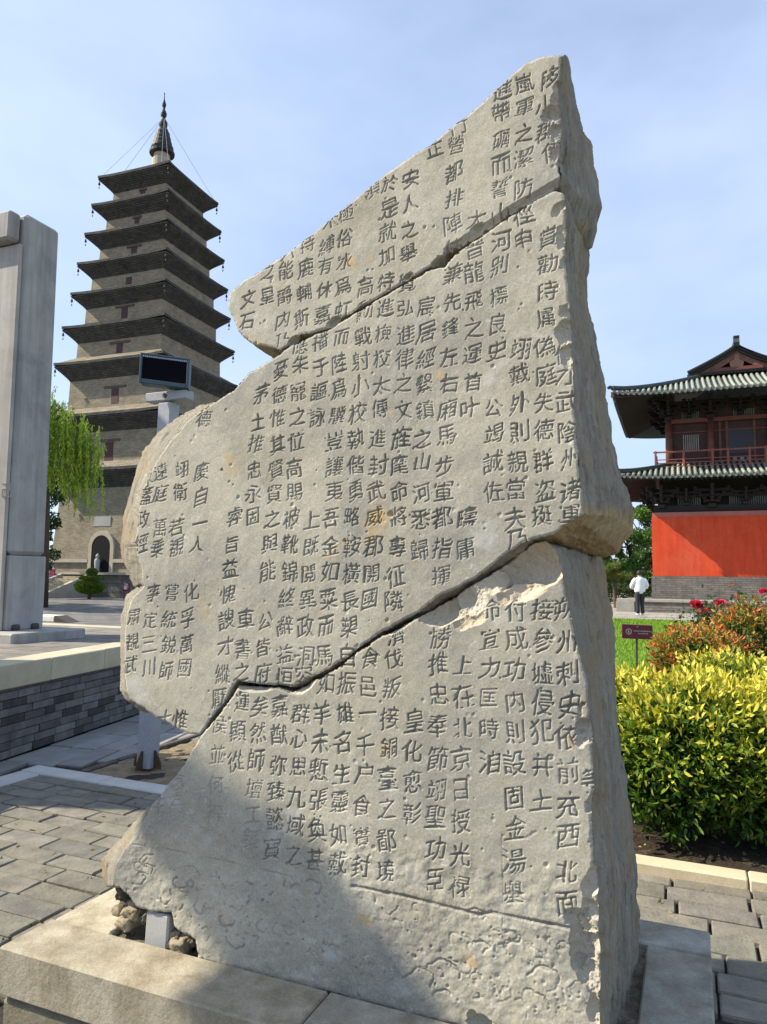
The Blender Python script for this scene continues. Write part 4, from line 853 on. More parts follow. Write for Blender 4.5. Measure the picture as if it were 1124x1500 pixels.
for i, (e, zt, h, drop) in enumerate(LEV):
    zc = zt-drop                                       # foot of the corbelling
    h0 = hb if i == 0 else h+.04
    b = MB(); frustum(b, h0, z-.02, h, zc+.1); w = b.build('storey_wall', PBR, pag)
    # corbelled eave: thin brick courses stepping out, then stepping back above
    b = MB(); n = 11
    for k in range(n):
        q0, q1 = k/n, (k+1)/n; o0 = h+(e-h)*(q0**1.12); z0 = zc+(drop-.22)*q0; z1 = zc+(drop-.22)*q1
        frustum(b, o0+.03, z0, o0+.05, z1+.0, None, True)
    eo = b.build('corbelled_eave', PDK, pag)
    b = MB(); N_ = 10                                   # upturned edge course
    for sd in range(4):
        ca = [(1, 0), (0, 1), (-1, 0), (0, -1)][sd]; cb = [(0, -1), (1, 0), (0, 1), (-1, 0)][sd]
        vs = []
        for k in range(N_+1):
            t_ = -1+2*k/N_; up = .10*abs(t_)**4; x, y = ca[0]*t_+cb[0], ca[1]*t_+cb[1]
            vs += [PG(x*e, y*e, zt-.20+up), PG(x*e, y*e, zt+up), PG(x*(h+.2), y*(h+.2), zt+.22)]
        b.add(vs, [(3*k+j, 3*k+3+j, 3*k+4+j, 3*k+1+j) for k in range(N_) for j in (0, 1)])
    frustum(b, e, zt-.20, h, zt-.24)
    b.build('eave_edge', PDK, Part(eo, pag))
    hn = LEV[i+1][2] if i < 8 else .9
    rise = .62 if i < 3 else .42
    b = MB(); n = 6
    e2 = e-.12
    for k in range(n):
        q = k/n; o0 = e2+(hn+.02-e2)*q; frustum(b, o0, zt+.02+rise*q, o0-.05, zt+.02+rise*(k+1)/n, None, True)
    b.build('roof_courses', PBR if i < 3 else PDK, Part(eo, pag))
    z = zt+rise
    for a, c in ((-1, -1), (1, -1), (1, 1), (-1, 1)):  # wind bells at the corners
        p = PG(a*(e-.1), c*(e-.1), zt-.15); b = MB(); b.tube([p, p-ZT*.25], .02, 5); b.lathe(p-ZT*.5, [(.10, 0), (.09, .06), (.07, .16), (.04, .23), (.01, .25)], 8); b.tube([p-ZT*.5, p-ZT*.7], .015, 5); b.box(p-ZT*.76, PU*.05, PV*.01, ZT*.06); b.build('wind_bell', plain('bell_iron', (.015, .017, .02), .8) if (i == 0 and a == -1 and c == -1) else bpy.data.materials['bell_iron'], Part(eo, pag))
    if i > 0:
        px, py, hw_, hh, lw = wins[i-1]; a, zz = pgy(px, py, -h); zz = min(zz, zc-hh*.55-.26)
        b = MB(); b.box(PG(a, -h-.01, zz), PU*hw_*.62, PV*.05, ZT*hh*.5); wn_ = b.build('window', WOOD, Part(w, pag))
        if lw: b = MB(); b.box(PG(a, -h-.03, zz+hh*.55+.08), PU*lw*.5, PV*.07, ZT*.08); b.build('lintel', LINT, Part(w, pag))
    base_wall = w if i == 0 else base_wall
# plinth course, doorway
WT = stone('pale_limestone', (.36, .33, .26), (.47, .43, .34), 2, .85, 20, .3, .01)
bw = Part(base_wall, pag)
a0, zz0 = pgy(147, 841, -4.68)
def hwall(z): return 4.68+(4.34-4.68)*(z-1.5)/(8.1-1.5)
zsp = pgy(147, 801, -4.6)[1]; rin = 1.2*27.5/2/FPX*54.5; rout = 1.2*37.5/2/FPX*54.5
ztopin = zsp+rin
b = MB()
for x0, x1 in ((-4.72, a0-rout-.02), (a0+rout+.02, 4.72)): b.box(PG((x0+x1)/2, -4.74, ZB+1.0), PU*(x1-x0)/2, PV*.08, ZT*.13)
for s_ in (-1, 1): b.box(PG(s_*4.74, 0, ZB+1.0), PU*.08, PV*4.7, ZT*.13)
b.build('string_course', WT, pag)
b = MB(); ffz = -4.80
arc = [(a0+r*math.cos(t), zsp+r*math.sin(t)) for r in (rin,) for t in np.linspace(0, math.pi, 15)]; arco = [(a0+rout*math.cos(t), zsp+rout*1.02*math.sin(t)) for t in np.linspace(0, math.pi, 15)]
inn = [(a0+rin, ZB)]+arc+[(a0-rin, ZB)]; ou = [(a0+rout, ZB)]+arco+[(a0-rout, ZB)]
v = [PG(x, ffz, z_) for x, z_ in inn]+[PG(x, ffz, z_) for x, z_ in ou]+[PG(x, -4.2, z_) for x, z_ in ou]; k = len(inn)
b.add(v, [(i, i+1, k+i+1, k+i) for i in range(k-1)]+[(k+i, k+i+1, 2*k+i+1, 2*k+i) for i in range(k-1)])
b.build('arch_surround', WT, pag)
b = MB(); v = [PG(x, -4.79, z_) for x, z_ in inn]+[PG(x, -4.74, z_) for x, z_ in inn]
# flat near-black panel on the wall: the passage's inner shade is put into its colour
DARK = stone('passage_shade', (.004, .004, .004), (.009, .008, .008), 4, .95)
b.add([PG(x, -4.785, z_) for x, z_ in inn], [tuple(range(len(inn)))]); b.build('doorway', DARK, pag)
b = MB(); x0, z0_ = pgy(114+23.5, 757, -4.5); x1, z1_ = pgy(161, 770.5, -4.5); hm = hwall(z0_)
b.box(PG((x0+x1)/2, -hm-.02, (z0_+z1_)/2), PU*(x1-x0)/2, PV*.05, ZT*(z0_-z1_)/2); b.build('name_tablet', stone('tablet', (.30, .31, .30), (.38, .38, .37), 2, .8), pag)
# spire
sp = lambda y: 41.5-(y-150)*.0625
prof = [(.78, 35.0), (.78, 36.25), (.62, 36.4), (.66, 36.7), (1.02, 36.75), (1.04, 36.95), (.86, 37.05), (.93, 37.25), (.90, 37.45), (.80, 37.55), (.78, 37.8), (.70, 37.95), (.68, 38.2), (.60, 38.35), (.57, 38.65), (.46, 38.8), (.42, 38.98), (.27, 39.1), (.34, 39.3), (.36, 39.5), (.30, 39.7), (.17, 39.85), (.15, 40.05), (.24, 40.2), (.26, 40.4), (.20, 40.6), (.11, 40.72), (.11, 40.95), (.17, 41.1), (.18, 41.25), (.10, 41.5), (.05, 41.7), (.03, 42.1), (.06, 42.2), (.01, 42.3)]
BRZ = plain('dark_bronze', (.014, .022, .024), .65, 0, .3)
b = MB(); b.lathe(PG(0, 0, 0)+[.36, 0, 0], prof[4:], 22); spire = b.build('spire', BRZ, pag)
b = MB(); b.lathe(PG(0, 0, 0)+[.36, 0, 0], prof[:4]+[(.3, 36.74)], 22); b.build('spire_base', WT, Part(spire, pag))
for a, c in ((-1, -1), (1, -1), (1, 1), (-1, 1), (-.3, -1), (.8, -1)):
    b = MB(); b.tube([PG(0, 0, 40.1), PG(a*3.2, c*3.2, 33.75)], .012, 4); b.build('chain', plain('chain_iron', (.10, .11, .12), .6) if (a, c) == (-1, -1) else bpy.data.materials['chain_iron'], Part(spire, pag))

# platform, steps, statue
plat = Root('pagoda_platform', PG(0, -7, 0), 'low stone platform with a ramped stair under the brick pagoda', 'platform')
PF = -8.6
PST = brickmat('platform_stone', (.17, .165, .15), (.27, .255, .22), (.10, .095, .085), .8, .3, .015, .92, .6)
b = MB(); b.box(PG(0, 0, ZB/2), PU*8.6, PV*8.6, ZT*ZB/2); b.build('body', PST, plat)
b = MB(); b.box(PG(0, PF-.05, ZB+.06), PU*8.7, PV*.22, ZT*.08); b.build('edge_course', WT, plat)
sc = pgy(113, 846, PF)[0]; swd = 1.05
b = MB(); ns = 9; run = .46
for i in range(ns): b.box(PG(sc, PF-.1-run*(i+.5), (ZB-(i+1)*ZB/(ns+1))/2), PU*swd, PV*run/2, ZT*(ZB-(i+1)*ZB/(ns+1))/2, .01)
b.build('stair', stone('stair_stone', (.30, .26, .17), (.42, .37, .26), 3, .9, 20, .5, .01), plat)
for s_ in (-1, 1):
    b = MB(); x = sc+s_*(swd+.14); b.prism([PG(x-.13, PF-.1, 0), PG(x-.13, PF-.1, ZB+.08), PG(x-.13, PF-.1-run*ns-.2, .12), PG(x-.13, PF-.1-run*ns-.2, 0)], PU*.26); b.build('ramp_stone', WT, plat)
ps = pgy(147, 838, -4.9)
st_ = Root('stone_statue', PG(a0-.05, -5.0, ZB), 'small pale stone figure standing in the arched doorway of the pagoda', 'statue')
b = MB(); b.lathe(PG(a0-.05, -5.0, ZB), [(.20, 0), (.22, .05), (.22, .16), (.15, .2), (.16, .4), (.19, .65), (.21, .95), (.17, 1.12), (.08, 1.18)], 14); b.build('body', plain('statue_stone', (.30, .32, .34), .8, 0, .25), st_, True)
b = MB(); b.lathe(PG(a0-.05, -5.0, ZB+1.15), [(.06, 0), (.12, .06), (.14, .17), (.12, .27), (.06, .33), (.02, .38)], 14); b.build('head', bpy.data.materials['statue_stone'], st_, True)

# maroon notice boards by the stair
MAR = plain('maroon_board', (.15, .014, .042), .5, 0, .1, bstr=0)
PALE = plain('sign_print', (.55, .48, .48), .6, bstr=0)
def board(px0, py0, px1, py1, c, label):
    a, z0 = pgy(px0, py1, c); a1, z1 = pgy(px1, py0, c); r = Root('notice_board', PG((a+a1)/2, c, 0), label, 'sign', 'maroon boards by the pagoda steps')
    b = MB(); b.box(PG((a+a1)/2, c, (z0+z1)/2), PU*(a1-a)/2, PV*.04, ZT*(z1-z0)/2, .02); pn = b.build('panel', MAR, r)
    b = MB()
    for k in range(6): b.box(PG((a+a1)/2+RNG.uniform(-.06, .06), c-.045, z1-(z1-z0)*(.2+.11*k)), PU*(a1-a)*RNG.uniform(.16, .3), PV*.004, ZT*.025)
    b.build('print', PALE, Part(pn, r))
    for s_ in (-1, 1): b = MB(); b.tube([PG((a+a1)/2+s_*(a1-a)*.35, c, 0), PG((a+a1)/2+s_*(a1-a)*.35, c, z0)], .04, 6); b.build('leg', MAR, r)
board(56, 833, 81, 858, -9.3, 'maroon notice board at the left side of the pagoda stair')
board(180, 853, 191, 866, -11.0, 'small maroon notice board on the pagoda forecourt right of the topiary bush')

# courtyard
CY = brickmat('courtyard_paving', (.15, .155, .155), (.22, .218, .205), (.07, .07, .07), 1.0, .5, .03, .9, .4)
def loft(name, pts, mat): return quad(name, pts, mat)
loft('courtyard', [(-120, 8, -.004), (7, 8, -.004), (7, 190, -.004), (-120, 190, -.004)], CY)
# ================================================================ plants
def tree(name, base, h, crown, label, cat='tree', trunk_r=.16, nleaf=7000, lsize=.22, c_lo=(.03, .075, .018), c_hi=(.10, .19, .035), group=None, limbs=7, mat=LEAF, width=.55, clumps=26, spread=None, trunk_top=None, seed=0):
    """crown = list of (centre, rx, ry, rz) ellipsoids; foliage sits in clumps spread through them"""
    global RNG
    RNG = np.random.default_rng(100+seed)
    base = np.asarray(base, float); r = Root(name, base, label, cat, group)
    b = MB(); top = np.asarray(trunk_top if trunk_top is not None else base+ZT*h*.62, float)
    mid = (base+top)/2+RNG.normal(0, .03*h, 3)*[1, 1, 0]; b.tube([base-ZT*.1, base+(mid-base)*.15, mid, top], [trunk_r*1.35, trunk_r, trunk_r*.75, trunk_r*.45], 10)
    b.build('trunk', BARK, r, True)
    b = MB(); P, D, S, C = [], [], [], []
    for (c, rx, ry, rz) in crown:
        c = np.asarray(c, float); k = max(1, int(clumps*(rx*ry*rz)**(1/3)/sum((q[1]*q[2]*q[3])**(1/3) for q in crown)))
        b.tube([top-(top-base)*RNG.uniform(.05, .4), (top+c)/2+RNG.normal(0, .1, 3), c], [trunk_r*.4, trunk_r*.28, trunk_r*.1], 6)
        cc = inball(k, .45)*[rx, ry, rz]+c
        for q in cc:
            b.tube([c+(q-c)*.1, (c+q)/2+RNG.normal(0, .06, 3), q], [trunk_r*.16, trunk_r*.1, trunk_r*.04], 5)
            cr = RNG.uniform(.26, .46)*min(rx, ry, max(rz, .5*rx)); n = int(nleaf/clumps)
            p = inball(n, .25)*[cr, cr, cr*RNG.uniform(.6, .85)]; tone = np.clip(.5+.5*RNG.normal(0, .55), 0, 1)
            d = p/np.linalg.norm(p, axis=1, keepdims=True)*.6+RNG.normal(0, .6, (n, 3))-[0, 0, .25]
            P.append(q+p); D.append(d); S.append(RNG.uniform(.6, 1.2, n)*lsize); C.append(lerpc(c_lo, c_hi, np.clip(tone*.6+.2+RNG.normal(0, .2, n), 0, 1)))
    b.build('limbs', BARK, r, True)
    leaves('crown', np.concatenate(P), np.concatenate(D), np.concatenate(S), np.concatenate(C), mat, r, width)
    return r
def hash01(k): return (math.sin(k*12.9898)*43758.5453) % 1

# golden privet shrubs in the bed
def shrub(name, px, base, rx, ry, h, n, label, pal, lsize=.055, cat='shrub', group=None, z0=.07, seed=0, stems=7, tipc=None, detail=True, lump=.30):
    global RNG
    RNG = np.random.default_rng(300+seed)
    base = np.asarray(base, float); r = Root(name, base, label, cat, group)
    # leafy twigs ending near a lumpy dome
    nt_ = n//9; a = RNG.uniform(0, 2*math.pi, nt_); cz = RNG.uniform(-.9, 1, nt_)
    d = np.stack([np.cos(a)*np.sqrt(1-np.where(cz > 0, cz**2, cz**4)), np.sin(a)*np.sqrt(1-np.where(cz > 0, cz**2, cz**4)), cz], 1)
    rad = (1+lump*fbm(d*2.3+seed*3.1, 3, seed+2))*RNG.uniform(.62, 1.06, nt_)**.6
    hc = z0+(h-z0)*.48
    tip = base+d*rad[:, None]*[rx, ry, (h-z0)*.52]+[0, 0, hc]
    tip[:, 2] = np.maximum(tip[:, 2], base[2]+z0*.8+RNG.uniform(0, .08, nt_))
    P, D, S, C = [], [], [], []
    lo, mid, hi = pal
    for i in range(9):
        back = i/8*.20
        p = tip-d*back*RNG.uniform(.5, 1, (nt_, 1))+RNG.normal(0, .018, (nt_, 3))
        dd = d*(1.0-.55*i/8)+RNG.normal(0, .62, (nt_, 3))+[0, 0, .35*(1-i/8)]
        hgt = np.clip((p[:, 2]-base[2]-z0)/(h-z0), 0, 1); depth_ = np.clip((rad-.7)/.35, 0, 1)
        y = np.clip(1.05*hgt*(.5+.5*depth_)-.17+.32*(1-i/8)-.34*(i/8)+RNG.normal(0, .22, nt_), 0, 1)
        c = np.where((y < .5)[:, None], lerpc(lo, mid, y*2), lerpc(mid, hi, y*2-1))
        if tipc is not None and i < 3:
            m = (RNG.random(nt_) < tipc[1]*np.clip(hgt*1.5, 0, 1)); c[m] = np.asarray(tipc[0])*RNG.uniform(.6, 1.15, (m.sum(), 1))
        P.append(p); D.append(dd); S.append(RNG.uniform(.65, 1.2, nt_)*lsize); C.append(c)
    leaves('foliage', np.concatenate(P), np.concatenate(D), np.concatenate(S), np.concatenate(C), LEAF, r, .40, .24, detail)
    b = MB()
    for k in range(stems):
        a = 2*math.pi*k/stems+RNG.uniform(-.3, .3); q = base+np.array([math.cos(a)*rx*.5, math.sin(a)*ry*.5, h*.6]); s_ = base+np.array([math.cos(a)*.04, math.sin(a)*.04, -.05])
        b.tube([s_, (s_+q)/2+RNG.normal(0, .03, 3), q], [.016, .012, .005], 6)
        for j in range(5):
            e = q+RNG.normal(0, .12, 3); f_ = s_+(q-s_)*RNG.uniform(.4, .9); b.tube([f_, (f_+e)/2+RNG.normal(0, .02, 3), e], [.007, .005, .002], 5)
    b.build('stems', BARK, r, True); return r
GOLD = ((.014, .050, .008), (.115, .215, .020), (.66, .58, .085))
g_grp = 'golden leaved shrubs in the garden bed'
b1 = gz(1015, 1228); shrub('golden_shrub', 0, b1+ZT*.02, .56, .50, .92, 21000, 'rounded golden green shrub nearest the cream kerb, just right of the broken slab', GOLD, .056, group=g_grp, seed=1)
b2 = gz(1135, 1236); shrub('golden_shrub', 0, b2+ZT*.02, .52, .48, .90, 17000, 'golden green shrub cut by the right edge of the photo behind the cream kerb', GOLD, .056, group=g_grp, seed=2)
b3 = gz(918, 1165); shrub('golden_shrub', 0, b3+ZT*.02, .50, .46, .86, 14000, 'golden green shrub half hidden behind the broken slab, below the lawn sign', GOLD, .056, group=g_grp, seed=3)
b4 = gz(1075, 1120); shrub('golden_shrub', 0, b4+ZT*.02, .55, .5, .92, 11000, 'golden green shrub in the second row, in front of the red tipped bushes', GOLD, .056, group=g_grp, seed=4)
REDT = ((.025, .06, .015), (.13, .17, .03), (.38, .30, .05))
r_grp = 'red tipped bushes behind the golden shrubs'
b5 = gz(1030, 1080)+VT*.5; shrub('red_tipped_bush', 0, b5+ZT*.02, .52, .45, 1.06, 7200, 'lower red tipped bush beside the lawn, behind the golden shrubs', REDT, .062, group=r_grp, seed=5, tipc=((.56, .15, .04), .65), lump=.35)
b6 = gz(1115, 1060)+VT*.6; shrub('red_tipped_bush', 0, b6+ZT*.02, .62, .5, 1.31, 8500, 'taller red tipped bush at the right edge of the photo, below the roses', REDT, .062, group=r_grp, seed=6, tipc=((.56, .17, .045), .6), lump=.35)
# roses
ROSE = plain('rose_petal', (.62, .035, .11), .6, 0, .2, bstr=0)
def rose(base, h, w, blooms, label, seed, n=1300):
    global RNG
    RNG = np.random.default_rng(500+seed); base = np.asarray(base, float); r = Root('rose_bush', base, label, 'rose bush', 'rose bushes behind the shrubs')
    b = MB(); tips = []
    for k in range(11):
        q = base+np.array([RNG.uniform(-w, w), RNG.uniform(-w, w), h*RNG.uniform(.72, 1.02)]); tips.append(q); b.tube([base+RNG.normal(0, .03, 3)*[1, 1, 0], (base+q)/2+RNG.normal(0, .05, 3), q], [.010, .008, .004], 5)
    for q in blooms: b.tube([base, (base+q)/2+RNG.normal(0, .04, 3), q-ZT*.03], [.009, .007, .004], 5)
    b.build('stems', plain('rose_stem', (.10, .075, .03), .8) if seed == 1 else bpy.data.materials['rose_stem'], r)
    tips = np.array(tips); i = RNG.integers(0, len(tips), n); f = RNG.uniform(.35, 1.02, n)[:, None]
    p = base+(tips[i]-base)*f+RNG.normal(0, .075, (n, 3)); c = lerpc((.02, .05, .02), (.09, .15, .05), RNG.random(n)); m = RNG.random(n) < .16; c[m] = (.16, .05, .03)
    leaves('foliage', p, RNG.normal(0, 1, (n, 3))+[0, 0, .1], RNG.uniform(.04, .075, n), c, LEAF, r, .6)
    for q in blooms:
        m_ = 46; k = np.arange(m_); ph = k*2.4; el = 1.45-k/m_*1.3; d = np.stack([np.cos(ph)*np.cos(el), np.sin(ph)*np.cos(el), np.sin(el)], 1)
        o = leaves('bloom', q+d*.016, d, .048+.045*k/m_, lerpc((.42, .015, .06), (.75, .06, .16), RNG.random(m_)), LEAF, r, 1.1, .3)
def at(px, py, y): return gy(px, py, y)
bA = gz(1030, 1020); yA = bA[1]; rose(bA, 1.22, .26, [at(1026, 891, yA), at(1055, 885, yA+.1), at(1033, 898, yA-.1), at(1020, 886, yA)], 'rose bush with four pink roses at the edge of the lawn', 1)
bB = gz(1112, 1010); yB = bB[1]; rose(bB, 1.32, .30, [at(1121, 868, yB)], 'taller rose bush with one pink rose at the right edge of the photo', 2, 1700)
bC = gz(1075, 990); rose(bC, 1.15, .24, [], 'rose bush without blooms between the two flowering ones', 3, 1000)

# lawn
LG = stone('lawn_soil', (.10, .20, .014), (.17, .29, .022), 3, .95, 90, .9, .03, c3=(.20, .30, .03))
def LW(s, t, z): return PT(s, t, z)
quad('lawn', [LW(-2.4, 5.1, .012), LW(14, 5.1, .012), LW(22, 27.6, .012), LW(-2.6, 27.4, .012)], LG)
RNG = np.random.default_rng(9)
n = 52000; t_ = 6.5+21*RNG.random(n)**1.25; s_ = -2.4+RNG.random(n)*(2.2+.27*t_)
p = np.array([P0[0], P0[1], 0])+np.outer(s_, US)+np.outer(t_, VS)+[0, 0, .012]
gr = leaves('grass', p, RNG.normal(0, .35, (n, 3))+[0, 0, 1], RNG.uniform(.03, .055, n)*(.8+.05*t_), lerpc((.10, .22, .012), (.24, .38, .03), np.clip(RNG.normal(.5, .3, n), 0, 1)), NEEDLE, None, .22)
tag(gr, 'short bright green mown grass of the lawn', 'grass', kind='stuff')
# path beyond the lawn
quad('far_path', [LW(-14, 27.5, .02), LW(32, 29.5, .02), LW(36, 60, .02), LW(-16, 58, .02)], brickmat('far_paving', (.33, .315, .28), (.40, .385, .345), (.2, .19, .17), .8, .4, .02))
# sign on the lawn
sb = gz(933, 982); ys = sb[1]
sg = Root('lawn_sign', sb, 'small maroon sign on a thin post standing on the lawn', 'sign')
c4 = [gy(x, y, ys) for x, y in ((911, 914), (956, 916), (956, 937), (911, 935))]; cc = sum(c4)/4; sxv = (c4[1]+c4[2]-c4[0]-c4[3])/4; syv = (c4[0]+c4[1]-c4[2]-c4[3])/4
nn = np.cross(sxv, syv); nn /= np.linalg.norm(nn)
b = MB(); b.box(cc, sxv, syv, nn*.012, .010); bd_ = b.build('board', MAR, sg); bpt = Part(bd_, sg)
b = MB(); b.tube([sb, cc-nn*.02], .018, 8); b.build('post', plain('sign_post', (.045, .03, .03), .6), sg)
b = MB(); ec = cc-sxv*.56+nn*.014; rr_ = np.linalg.norm(syv)*.42; xu = sxv/np.linalg.norm(sxv); yu = syv/np.linalg.norm(syv)
ring = [(ec+xu*r_*math.cos(t_)+yu*r_*math.sin(t_)) for r_ in (rr_, rr_*.78) for t_ in np.linspace(0, 2*math.pi, 20, endpoint=False)]
b.add(ring, [(i, (i+1) % 20, 20+(i+1) % 20, 20+i) for i in range(20)])
b.add([ec+xu*x*rr_+yu*y*rr_ for x, y in ((-.35, -.1), (-.05, .5), (.2, .3), (.05, .0), (.35, -.3), (.1, -.55), (-.15, -.3))], [tuple(range(7))]); b.build('emblem', PALE, bpt)
b = MB()
for row, (x0, x1, yv) in enumerate(((-.25, .82, .12), (.05, .62, -.22))):
    x = x0
    while x < x1: wv_ = RNG.uniform(.04, .075); b.box(cc+sxv*(x+wv_/2)+syv*yv+nn*.0135, sxv*wv_*.38, syv*.09*RNG.uniform(.6, 1), nn*.0006); x += wv_+.02
b.add([cc+syv*.66+nn*.0137-sxv*.06, cc+syv*.66+nn*.0137+sxv*.06, cc+syv*.8+nn*.0137], [(0, 1, 2)]); b.build('lettering', PALE, bpt)

# topiary bush in front of the platform
tb = gz(131, 872, 0.); ty_ = 52.; tb = gy(131, 873, 44.)*np.array([1, 1, 0])
tp = Root('topiary_bush', tb, 'three tiered clipped topiary bush before the pagoda platform', 'topiary')
m2p = 44./FPX
def tier(cx, cy, rx, rz, n, seed):
    c = gy(cx, cy, 44.); rg = np.random.default_rng(seed); d = rg.normal(size=(n, 3)); d /= np.linalg.norm(d, axis=1, keepdims=True); p = c+d*[rx*m2p, rx*m2p, rz*m2p]*rg.uniform(.85, 1.03, (n, 1))
    return p, d+rg.normal(0, .5, (n, 3))
Ps, Ds = zip(tier(132, 860, 19.5, 9, 6000, 1), tier(131.5, 857, 20, 6, 3000, 5), tier(133, 846.3, 14.5, 2.3, 2200, 2), tier(135, 838, 7, 4.8, 1800, 3))
Pn_ = np.concatenate(Ps); Dn = np.concatenate(Ds); leaves('foliage', Pn_, Dn, RNG.uniform(.06, .11, len(Pn_)), lerpc((.05, .12, .012), (.20, .30, .035), RNG.random(len(Pn_))), LEAF, tp, .6)
b = MB(); b.tube([tb, gy(133, 840, 44.)], [.12, .05], 8); b.build('stem', BARK, tp)

# weeping willow behind the frame
wy = 33.; wb = gy(62, 860, wy)*np.array([1, 1, 0]); wr = Root('weeping_willow', wb, 'weeping willow with long hanging bright green strands, left of the pagoda', 'tree')
b = MB(); wtop = gy(62, 600, wy+.5); b.tube([wb, (wb+wtop)/2+UT*.2, wtop], [.30, .22, .12], 10); b.build('trunk', BARK, wr, True)
RNG = np.random.default_rng(21); b = MB(); P, D, S, C = [], [], [], []
hubs = [gy(x, y, wy+dy) for x, y, dy in ((30, 560, 0), (62, 575, -1), (82, 590, .5), (100, 612, -.5), (116, 628, .3), (128, 645, 0), (10, 590, 1), (45, 600, -1.5), (-20, 600, 0), (90, 620, 1.2))]
for hb_ in hubs:
    b.tube([wtop-ZT*RNG.uniform(.2, 1.5), (wtop+hb_)/2+ZT*.5, hb_], [.08, .05, .02], 6)
    for k in range(36):
        p0 = hb_+RNG.normal(0, .42, 3)*[1, 1, .55]; L_ = RNG.uniform(1.6, 3.6); n = int(L_*26); x = np.sort(RNG.random(n))
        sway = RNG.normal(0, .12, 2); lift = .25*np.sin(np.minimum(x*3, 1.5))
        q = p0+np.stack([sway[0]*x+.05*np.sin(x*6+k), sway[1]*x, lift*.3-L_*x], 1)+RNG.normal(0, .03, (n, 3))
        P.append(q); D.append(np.stack([RNG.normal(0, .35, n), RNG.normal(0, .35, n), -np.ones(n)], 1)); S.append(RNG.uniform(.12, .24, n))
        tn = np.clip(RNG.normal(.5, .28), 0, 1); C.append(lerpc((.10, .20, .015), (.36, .48, .045), np.clip(tn+RNG.normal(0, .15, n), 0, 1)))
b.build('limbs', BARK, wr, True); leaves('hanging_foliage', np.concatenate(P), np.concatenate(D), np.concatenate(S), np.concatenate(C), LEAF, wr, .26)
# darker tree behind it
tyb = 44.; tbk = gy(66, 862, tyb)*np.array([1, 1, 0])
tree('broadleaf_tree', tbk, 7, [(gy(64, 745, tyb), 1.3, 1.3, 2.2), (gy(58, 690, tyb), 1.6, 1.5, 2.0), (gy(66, 800, tyb), 1.0, 1.0, 1.6)], 'dark green tree seen just past the stone frame, behind the willow', nleaf=4500, lsize=.22, c_lo=(.012, .04, .012), c_hi=(.05, .11, .02), seed=1)

# trees and pines beyond the lawn, between the broken slab and the tower
ty1 = 52.
def cr(px, py, y, rx, rz): k = y/FPX; return (gy(px, py, y), rx*k, rx*k, rz*k)
tg = 'broadleaf trees beyond the path'
tree('broadleaf_tree', gy(925, 880, 56)*[1, 1, 0], 7, [cr(918, 800, 56, 34, 40), cr(945, 770, 57, 26, 34), cr(900, 770, 57, 22, 30), cr(935, 830, 55, 30, 26), cr(893, 800, 56, 18, 30), cr(900, 838, 56, 20, 22), cr(888, 770, 57, 16, 22)], 'bright green broadleaf tree left of the red wall', nleaf=13000, lsize=.26, c_lo=(.035, .10, .02), c_hi=(.17, .29, .045), clumps=60, group=tg, seed=2)
tree('broadleaf_tree', gy(950, 880, 66)*[1, 1, 0], 8, [cr(938, 752, 66, 16, 18), cr(952, 790, 66, 24, 60), cr(915, 745, 66, 14, 14)], 'dark bluish green tree behind the bright green one', nleaf=5000, lsize=.28, c_lo=(.012, .04, .018), c_hi=(.04, .095, .035), group=tg, seed=3)
tree('broadleaf_tree', gy(960, 885, 50)*[1, 1, 0], 5, [cr(953, 835, 50, 14, 30), cr(945, 856, 50, 16, 18)], 'low dark shrubby tree against the corner of the red wall', nleaf=4500, lsize=.2, c_lo=(.010, .035, .010), c_hi=(.05, .12, .02), group=tg, seed=4)
pg_ = 'pines beyond the path'
tree('pine_tree', gy(903, 886, 40)*[1, 1, 0], 3.2, [cr(893, 829, 40, 20, 7), cr(912, 845, 40, 16, 6), cr(890, 848, 40, 13, 6), cr(880, 838, 40, 16, 7)], 'low spreading pine with flat yellow green layers right behind the broken slab', nleaf=6500, lsize=.16, c_lo=(.035, .08, .015), c_hi=(.17, .23, .035), width=.14, mat=NEEDLE, clumps=30, trunk_r=.13, group=pg_, seed=5, trunk_top=gy(900, 845, 40))
tree('pine_tree', gy(926, 888, 44)*[1, 1, 0], 3.0, [cr(922, 846, 44, 18, 7), cr(934, 858, 44, 14, 6), cr(915, 862, 44, 13, 5)], 'darker low pine beside the person in white', nleaf=5500, lsize=.16, c_lo=(.015, .045, .012), c_hi=(.07, .13, .025), width=.14, mat=NEEDLE, clumps=26, trunk_r=.12, group=pg_, seed=6, trunk_top=gy(924, 858, 44))
# shaded hedge in the gap below the trees
RNG = np.random.default_rng(33); hb0 = gy(905, 888, 47)*[1, 1, 0]; n = 5000; p = hb0+np.outer(RNG.uniform(-2.2, 3, n), UT)+np.outer(RNG.uniform(-.5, .5, n), VT)+np.outer(RNG.random(n)**.7*1.3, ZT)
hd = leaves('clipped_hedge', p, RNG.normal(0, 1, (n, 3)), RNG.uniform(.12, .2, n), lerpc((.01, .03, .008), (.04, .085, .018), RNG.random(n)), LEAF); tag(hd, 'low dark hedge under the pines beyond the path', 'hedge'); base_at(hd, hb0)


# courtyard trees left of the frame: their shade lies across the court behind the terrace
for k, (px, py, L_, rr, lb) in enumerate([(120, 893, 9.5, 2.3, 'broadleaf tree in the court left of the frame, nearer the terrace'), (95, 886, 10.5, 2.6, 'broadleaf tree in the court left of the frame, between the two others'), (120, 874.5, 10.5, 4.0, 'broadleaf tree in the court left of the frame, nearest the pagoda')]):
    c = gz(px, py)+SUN*L_; tree('broadleaf_tree', c*[1, 1, 0], 7, [(c+UT*q*rr*.6, rr*.8, rr*.7, 1.1) for q in (-1, 0, 1, 2)], lb, nleaf=5200, lsize=.26, clumps=44, group='trees in the court', seed=20+k)
